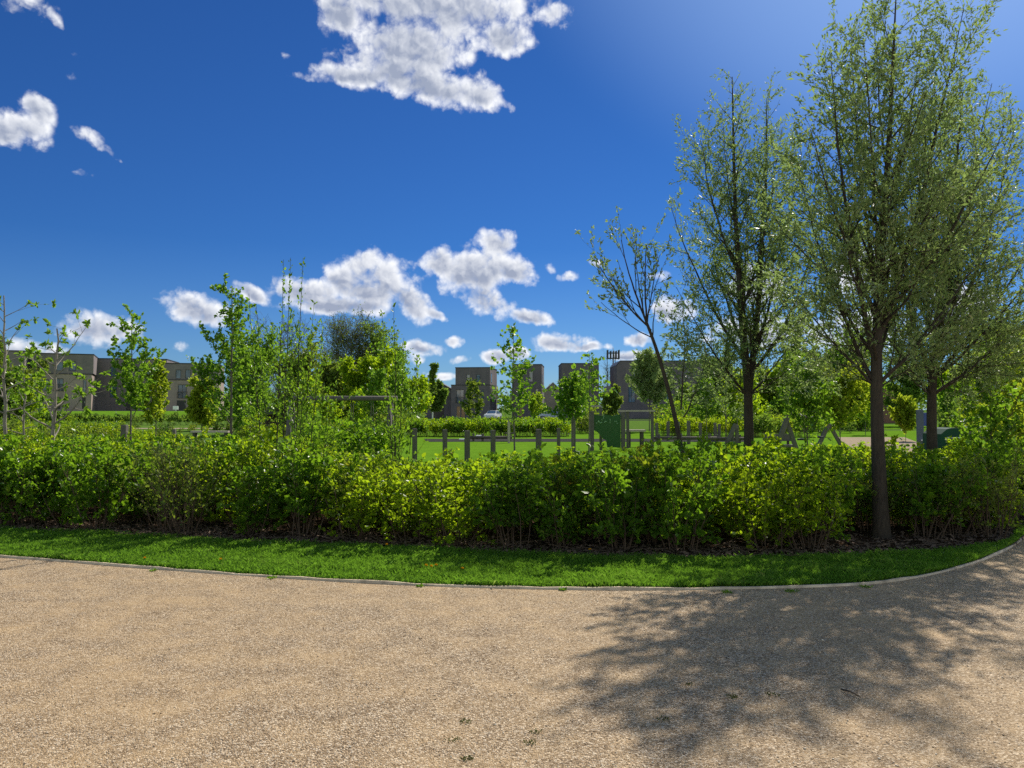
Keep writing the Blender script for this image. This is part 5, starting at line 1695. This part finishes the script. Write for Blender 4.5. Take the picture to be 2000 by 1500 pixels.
def right_swing():
    c = at(1539, 860, 27); c[2] = 0
    root = empty('swing_set', c)
    tag(root, 'timber swing set with two A-frames receding from the two-leader trunk towards the sand path', 'swing set')
    tops = []
    for apex, apy, l_px, r_px, Y, w in ((1539, 803, 1508, 1565, 27, 0.14), (1622, 815, 1594, 1650, 33, 0.14)):
        zt = at(apex, apy, Y)[2]
        f = lambda px: at(px, 830, Y)[0] - c[0]
        y = Y - c[1]
        MB().bar((f(l_px), y, -0.1), (f(apex) + 0.06, y, zt), w).build('leg', M['timber'], root)
        MB().bar((f(r_px), y + w * 1.05, -0.1), (f(apex) - 0.04, y + w * 1.05, zt - 0.22), w * 0.9).build('leg', M['timber'], root)
        tops.append(np.array([f(apex), y, zt - 0.12]))
    a, b = tops
    MB().tube([a + (b - a) * -0.03, b + (b - a) * 0.03], 0.06, 8).build('beam', M['timber'], root)
    for t in (0.3, 0.7):
        p = a + (b - a) * t
        u = (b - a) / np.linalg.norm(b - a) * 0.28
        for s in (-1, 1):
            q = p + u * s
            MB().tube([(q[0], q[1], q[2] - 0.05), (q[0], q[1], 0.56)], 0.012, 5).build('chain', M['dark_timber'], root)
        MB().bar((p[0] - u[0] * 1.1, p[1] - u[1] * 1.1, 0.52), (p[0] + u[0] * 1.1, p[1] + u[1] * 1.1, 0.52), 0.26, 0.06).build('seat', M['rubber'], root)
right_swing()

def leaning_posts():
    Y = 37
    c = at(1434, 860, Y); c[2] = 0
    root = empty('trestle', c)
    tag(root, 'leaning grey timber trestle just left of the two-leader trunk', 'trestle')
    f = lambda px: at(px, 840, Y)[0] - c[0]
    zt = at(1434, 828, Y)[2]
    MB().bar((f(1417), 0, -0.1), (f(1437), 0, zt), 0.16).build('leaning_leg', M['timber'], root)
    MB().box(f(1440) - 0.05, f(1440) + 0.05, 0.1, 0.2, -0.1, zt * 0.8).build('leg', M['timber'], root)
    MB().box(f(1433) - 0.04, f(1433) + 0.04, 0.1, 0.2, -0.1, zt * 0.7).build('leg', M['timber'], root)
leaning_posts()

def play_hut():
    Y = 27
    c = at(1870, 860, Y); c[2] = 0
    root = empty('play_hut', c)
    tag(root, 'low dark green play hut with sloping sides, right of the straight dark trunk', 'play hut')
    lx = lambda px: at(px, 850, Y)[0] - c[0]
    lz = lambda py: at(1870, py, Y)[2]
    poly = [(lx(1836), 0.0), (lx(1838), lz(848)), (lx(1850), lz(838)), (lx(1858), lz(836)), (lx(1872), lz(836)), (lx(1884), lz(843)), (lx(1892), lz(852)), (lx(1893), 0.0)]
    MB().prism(poly[::-1], 0, 1.2).build('shell', M['dark_green'], root)
    MB().box(lx(1850), lx(1874), -0.05, -0.004, lz(868), lz(856)).build('opening', M['rubber'], root)  # black slab on the closed shell, inner shade put into its colour
    MB().box(lx(1849), lx(1875), -0.09, -0.003, lz(855.6), lz(853.8)).build('lintel', M['white'], root)
play_hut()

def play_panel():
    Y = 30
    c = at(1802, 860, Y); c[2] = 0
    root = empty('play_totem', c)
    tag(root, 'tall pale play panel with a dark blue disc beside the straight dark trunk', 'play panel')
    lx = lambda px: at(px, 840, Y)[0] - c[0]
    lz = lambda py: at(1802, py, Y)[2]
    MB().box(lx(1791), lx(1803), -0.05, 0.05, -0.1, lz(800), ch=0.02).build('upright', M['grey_panel'], root)
    MB().box(lx(1803) + 0.003, lx(1816), -0.04, 0.04, lz(832), lz(806), ch=0.02).build('side_panel', M['blue_panel'], root)
    MB().box(lx(1797), lx(1818), -0.2, 0.2, lz(861), lz(858)).build('step', M['white'], root)
    MB().tube([(lx(1812), 0, -0.1), (lx(1812), 0, lz(832) - 0.003)], 0.05, 8).build('pole', M['steel'], root)
play_panel()

def hoop():
    Y = 33
    c = at(1892, 860, Y); c[2] = 0
    root = empty('basket_ring', c)
    tag(root, 'round pale play ring with dark netting above and behind the play hut', 'play ring')
    r = 9 / F * Y
    z = at(1892, 826, Y)[2]
    a = np.linspace(0, 2 * math.pi, 25)
    MB().tube(np.column_stack([r * np.cos(a), 0 * a, z + r * np.sin(a)]), 0.035, 6, cap=False).build('ring', M['white'], root)
    n = MB()
    for k in np.linspace(-0.8, 0.8, 7):
        q = math.sqrt(1 - k * k) * r
        n.bar((k * r, 0, z - q), (k * r, 0, z + q), 0.05)
    n.build('net', M['rubber'], root)
    MB().box(-0.07, 0.07, -0.07, 0.07, -0.1, z - r - 0.04).build('post', M['timber'], root)
hoop()

def small_sign(label, px, py0, py1, Y, w_px, mat, name='marker_post', cat='marker'):
    c = at(px, py1, Y); c[2] = float(hz(c[0], c[1]))
    root = empty(name, c)
    tag(root, label, cat)
    w = w_px / F * Y / 2
    z0 = at(px, py1, Y)[2] - c[2]; z1 = at(px, py0, Y)[2] - c[2]
    MB().box(-w, w, -0.06, 0.06, -0.05 if py1 > 810 else z0, z1, ch=0.03).build('panel', M[mat], root)
    if py1 <= 810:
        MB().box(-0.04, 0.04, 0.062, 0.12, -0.1, z1 - 0.1).build('post', M['steel'], root)
small_sign('small white marker post in front of the gabled barn', 845, 805, 813, 128, 2.5, 'white')
small_sign('small pale sign in front of the brick flats with the railed balcony', 343, 793, 800, 112, 10, 'white', 'notice_board', 'sign')

# ---------------------------------------------------------------- small things on the ground
def grass_blades():
    """Blades over the lawn strip: one mesh of narrow bent triangles."""
    rng = np.random.default_rng(9)
    N = 230000
    x = rng.uniform(-8.2, 9.0, N)
    y0 = np.interp(x, EDGE[:, 0], EDGE[:, 1]) + 0.03
    y1 = np.interp(x, BED[:, 0], BED[:, 1]) + rng.normal(0.0, 0.07, N)
    t = rng.uniform(0, 1, N) ** 1.08
    y = y0 + (y1 - y0) * t
    ok = (y1 > y0)
    x, y = x[ok], y[ok]
    n = len(x)
    clump = np.sin(x * 3.1 + 2 * np.sin(y * 2.3)) * np.sin(y * 4.3 + 1.7 * np.sin(x * 1.9)) + 0.6 * np.sin(x * 11 + y * 7) * np.sin(y * 13 - x * 5)
    h = np.clip(0.044 + 0.015 * clump + rng.normal(0, 0.012, n), 0.015, 0.11)
    w = rng.uniform(0.004, 0.0075, n)
    a = rng.uniform(0, 6.283, n)
    lean = rng.uniform(0.1, 0.9, n)
    la = rng.uniform(0, 6.283, n)
    sx, sy = np.cos(a) * w / 2, np.sin(a) * w / 2
    z = np.full(n, 0.010)
    p0 = np.column_stack([x - sx, y - sy, z])
    p1 = np.column_stack([x + sx, y + sy, z])
    p2 = np.column_stack([x + sx * 0.7 + np.cos(la) * h * lean * 0.35, y + sy * 0.7 + np.sin(la) * h * lean * 0.35, z + h * 0.6])
    p3 = np.column_stack([x + np.cos(la) * h * lean, y + np.sin(la) * h * lean, z + h * (1 - 0.25 * lean)])
    v = np.stack([p0, p1, p2, p3], 1).reshape(-1, 3)
    lp = (np.arange(n)[:, None] * 4 + np.array([0, 1, 2, 0, 2, 3])).ravel()
    tint = np.clip(0.45 + 0.16 * clump + rng.normal(0, 0.17, n), 0, 1)
    o = link('grass', fast_mesh('grass', v, lp, np.full(2 * n, 3), M['grass'], tint=np.repeat(tint, 4)))
    tag(o, 'short bright green grass of the lawn strip', 'grass', kind='stuff')
grass_blades()

def bark_chips():
    rng = np.random.default_rng(10)
    N = 16000
    x = rng.uniform(-9, 10, N)
    yb = bed_y(x)
    y = yb + np.abs(rng.normal(0, 0.75, N)) - 0.05
    n = N
    L = rng.uniform(0.02, 0.075, n); w = L * rng.uniform(0.2, 0.5, n)
    a = rng.uniform(0, 6.283, n)
    d = np.column_stack([np.cos(a), np.sin(a), rng.normal(0, 0.25, n)])
    s = np.column_stack([-np.sin(a), np.cos(a), rng.normal(0, 0.3, n)])
    c = np.column_stack([x, y, 0.014 + rng.uniform(0, 0.02, n)])
    v = np.stack([c - d * L[:, None] / 2 - s * w[:, None] / 2, c + d * L[:, None] / 2 - s * w[:, None] / 2, c + d * L[:, None] / 2 + s * w[:, None] / 2, c - d * L[:, None] / 2 + s * w[:, None] / 2], 1)
    o = link('mulch_chips', fast_mesh('mulch_chips', v.reshape(-1, 3), np.arange(4 * n), np.full(n, 4), M['chip']))
    tag(o, 'loose brown bark chips scattered on the planting bed', 'bark chips', kind='stuff')
    # thin fallen sticks
    m = 260
    x = rng.uniform(-8, 8, m); y = bed_y(x) + np.abs(rng.normal(0.05, 0.5, m))
    mb = MB()
    for i in range(m):
        a = rng.uniform(0, 6.283); l = rng.uniform(0.08, 0.35)
        mb.bar((x[i], y[i], 0.03), (x[i] + math.cos(a) * l, y[i] + math.sin(a) * l, 0.03 + rng.uniform(0, 0.06)), 0.006)
    o = mb.build('fallen_sticks', M['twig'])
    tag(o, 'thin dry sticks lying among the bark chips', 'sticks', kind='stuff')
bark_chips()

def loose_stones():
    rng = np.random.default_rng(12)
    N = 9000
    y = 2.9 + 4.6 * rng.uniform(0, 1, N) ** 1.5
    x = rng.uniform(-0.72, 0.72, N) * y
    ok = y < np.interp(x, EDGE[:, 0], EDGE[:, 1]) - 0.05
    x, y = x[ok], y[ok]
    keep = rng.uniform(0, 1, len(x)) < 0.45 + 0.5 * (np.sin(x * 1.7 + 1.2 * np.sin(y * 1.1)) * np.sin(y * 2.1) > -0.2)
    x, y = x[keep], y[keep]
    n = len(x)
    base = np.array([(1, 0, 0), (0, 1, 0), (-1, 0, 0), (0, -1, 0), (0.1, 0.05, 1), (0, 0, -0.6)], float)
    r = np.clip(rng.lognormal(math.log(0.0042), 0.3, n), 0.0025, 0.008)
    a = rng.uniform(0, 6.283, n)
    sc = np.column_stack([rng.uniform(0.8, 1.4, n), rng.uniform(0.6, 1.1, n), rng.uniform(0.45, 0.8, n)]) * r[:, None]
    v = base[None] * sc[:, None, :] * rng.uniform(0.75, 1.25, (n, 6, 1))
    ca, sa = np.cos(a)[:, None], np.sin(a)[:, None]
    v = np.stack([v[..., 0] * ca - v[..., 1] * sa + x[:, None], v[..., 0] * sa + v[..., 1] * ca + y[:, None], v[..., 2] + (r * 0.35)[:, None]], -1)
    f = np.array([(0, 1, 4), (1, 2, 4), (2, 3, 4), (3, 0, 4), (1, 0, 5), (2, 1, 5), (3, 2, 5), (0, 3, 5)])
    lp = (np.arange(n)[:, None, None] * 6 + f[None]).ravel()
    tint = np.repeat(rng.uniform(0, 1, n), 6)
    m, nt, out = new_mat('pebble')
    b = NB(nt)
    t = b.n('ShaderNodeAttribute', attribute_name='tint').outputs['Fac']
    c = b.ramp(t, [(0.0, (0.30, 0.21, 0.13)), (0.3, (0.46, 0.34, 0.22)), (0.7, (0.60, 0.47, 0.33)), (1.0, (0.82, 0.73, 0.58))])
    p = b.n('ShaderNodeBsdfPrincipled', {'Base Color': c, 'Roughness': 0.75, 'Specular IOR Level': 0.3})
    nt.links.new(p.outputs[0], out.inputs['Surface'])
    o = link('loose_gravel', fast_mesh('loose_gravel', v.reshape(-1, 3), lp, np.full(8 * n, 3), m, tint=tint))
    tag(o, 'loose tan gravel stones lying on the path', 'gravel', kind='stuff')
loose_stones()

def tuft(name, label, px, py, seed, R, n, mat, hh, group, cat):
    c = gnd(px, py, 0.0)
    rng = np.random.default_rng(seed)
    rr = R * np.sqrt(rng.uniform(0, 1, n)); a = rng.uniform(0, 6.283, n)
    p = np.column_stack([rr * np.cos(a), rr * np.sin(a) * 0.8, np.full(n, 0.002)])
    d = unit(np.column_stack([rng.normal(0, 0.8, n), rng.normal(0, 0.8, n), np.full(n, 0.7)]))
    L = hh * rng.uniform(0.5, 1.3, n)
    v, lp, sz, tt = leaves_arrays(rng, p, d, L, L * 0.35, np.clip(rng.normal(0.4, 0.2, n), 0, 1))
    o = link(name, fast_mesh(name, v, lp, sz, M[mat], tint=tt))
    o.location = c
    tag(o, label, cat, group)
WG = 'tiny weed tufts growing in the gravel'
for i, (px, py, R) in enumerate([(908, 1411, .035), (885, 1445, .04), (1045, 1430, .03), (915, 1483, .03), (1297, 1406, .035), (1430, 1362, .03), (1510, 1358, .04), (1036, 1452, .03), (1347, 1338, .025)]):
    tuft('weed_tuft', 'tiny olive weed tuft growing in the foreground gravel', px, py, 500 + i, R, 34, 'weed', 0.016, WG, 'weed')
EGW = 'weeds growing along the timber edging'
for i, (px, py, R) in enumerate([(530, 1130, .05), (300, 1115, .04), (1545, 1156, .06), (1420, 1158, .05), (820, 1146, .03), (1690, 1147, .05), (1100, 1153, .03)]):
    tuft('edge_weed', 'small green weed at the foot of the timber edging', px, py, 540 + i, R, 50, 'leaf_gloss', 0.028, EGW, 'weed')

def dandelion(px, py, i):
    c = gnd(px, py, 0.05)
    root = empty('dandelion', (c[0], c[1], 0.01))
    tag(root, 'yellow dandelion flower in the lawn strip', 'flower', 'yellow dandelions in the lawn strip')
    rng = np.random.default_rng(600 + i)
    h = rng.uniform(0.05, 0.075)
    MB().tube([(0, 0, 0), (0.004, 0.002, h * 0.5), (0.002, 0, h)], 0.0022, 5).build('stem', M['grass'], root)
    n = 60
    a = rng.uniform(0, 6.283, n); e = rng.uniform(0.05, 1.2, n)
    d = np.column_stack([np.cos(a) * np.cos(e), np.sin(a) * np.cos(e), np.sin(e)])
    v, lp, sz, tt = leaves_arrays(rng, np.tile([0.002, 0, h], (n, 1)), d, rng.uniform(0.014, 0.022, n), np.full(n, 0.006), rng.uniform(0, 1, n))
    link('flower_head', fast_mesh('flower_head', v, lp, sz, M['petal'], tint=tt), root)
for i, (px, py) in enumerate([(282, 1093), (755, 1069), (832, 1108), (842, 1109), (851, 1107), (903, 1113), (430, 1098), (1152, 1078)]):
    dandelion(px, py, i)

def fallen_twig():
    a, b = gnd(1643, 1346, 0.01), gnd(1682, 1362, 0.012)
    m = MB().tube([(0, 0, 0), tuple((b - a) * 0.5 + np.array([0, 0.01, 0.006])), tuple(b - a)], [0.005, 0.004, 0.002], 6)
    o = m.build('fallen_twig', M['bark_dark'])
    o.location = a
    tag(o, 'dark broken twig lying on the shaded gravel', 'twig')
fallen_twig()
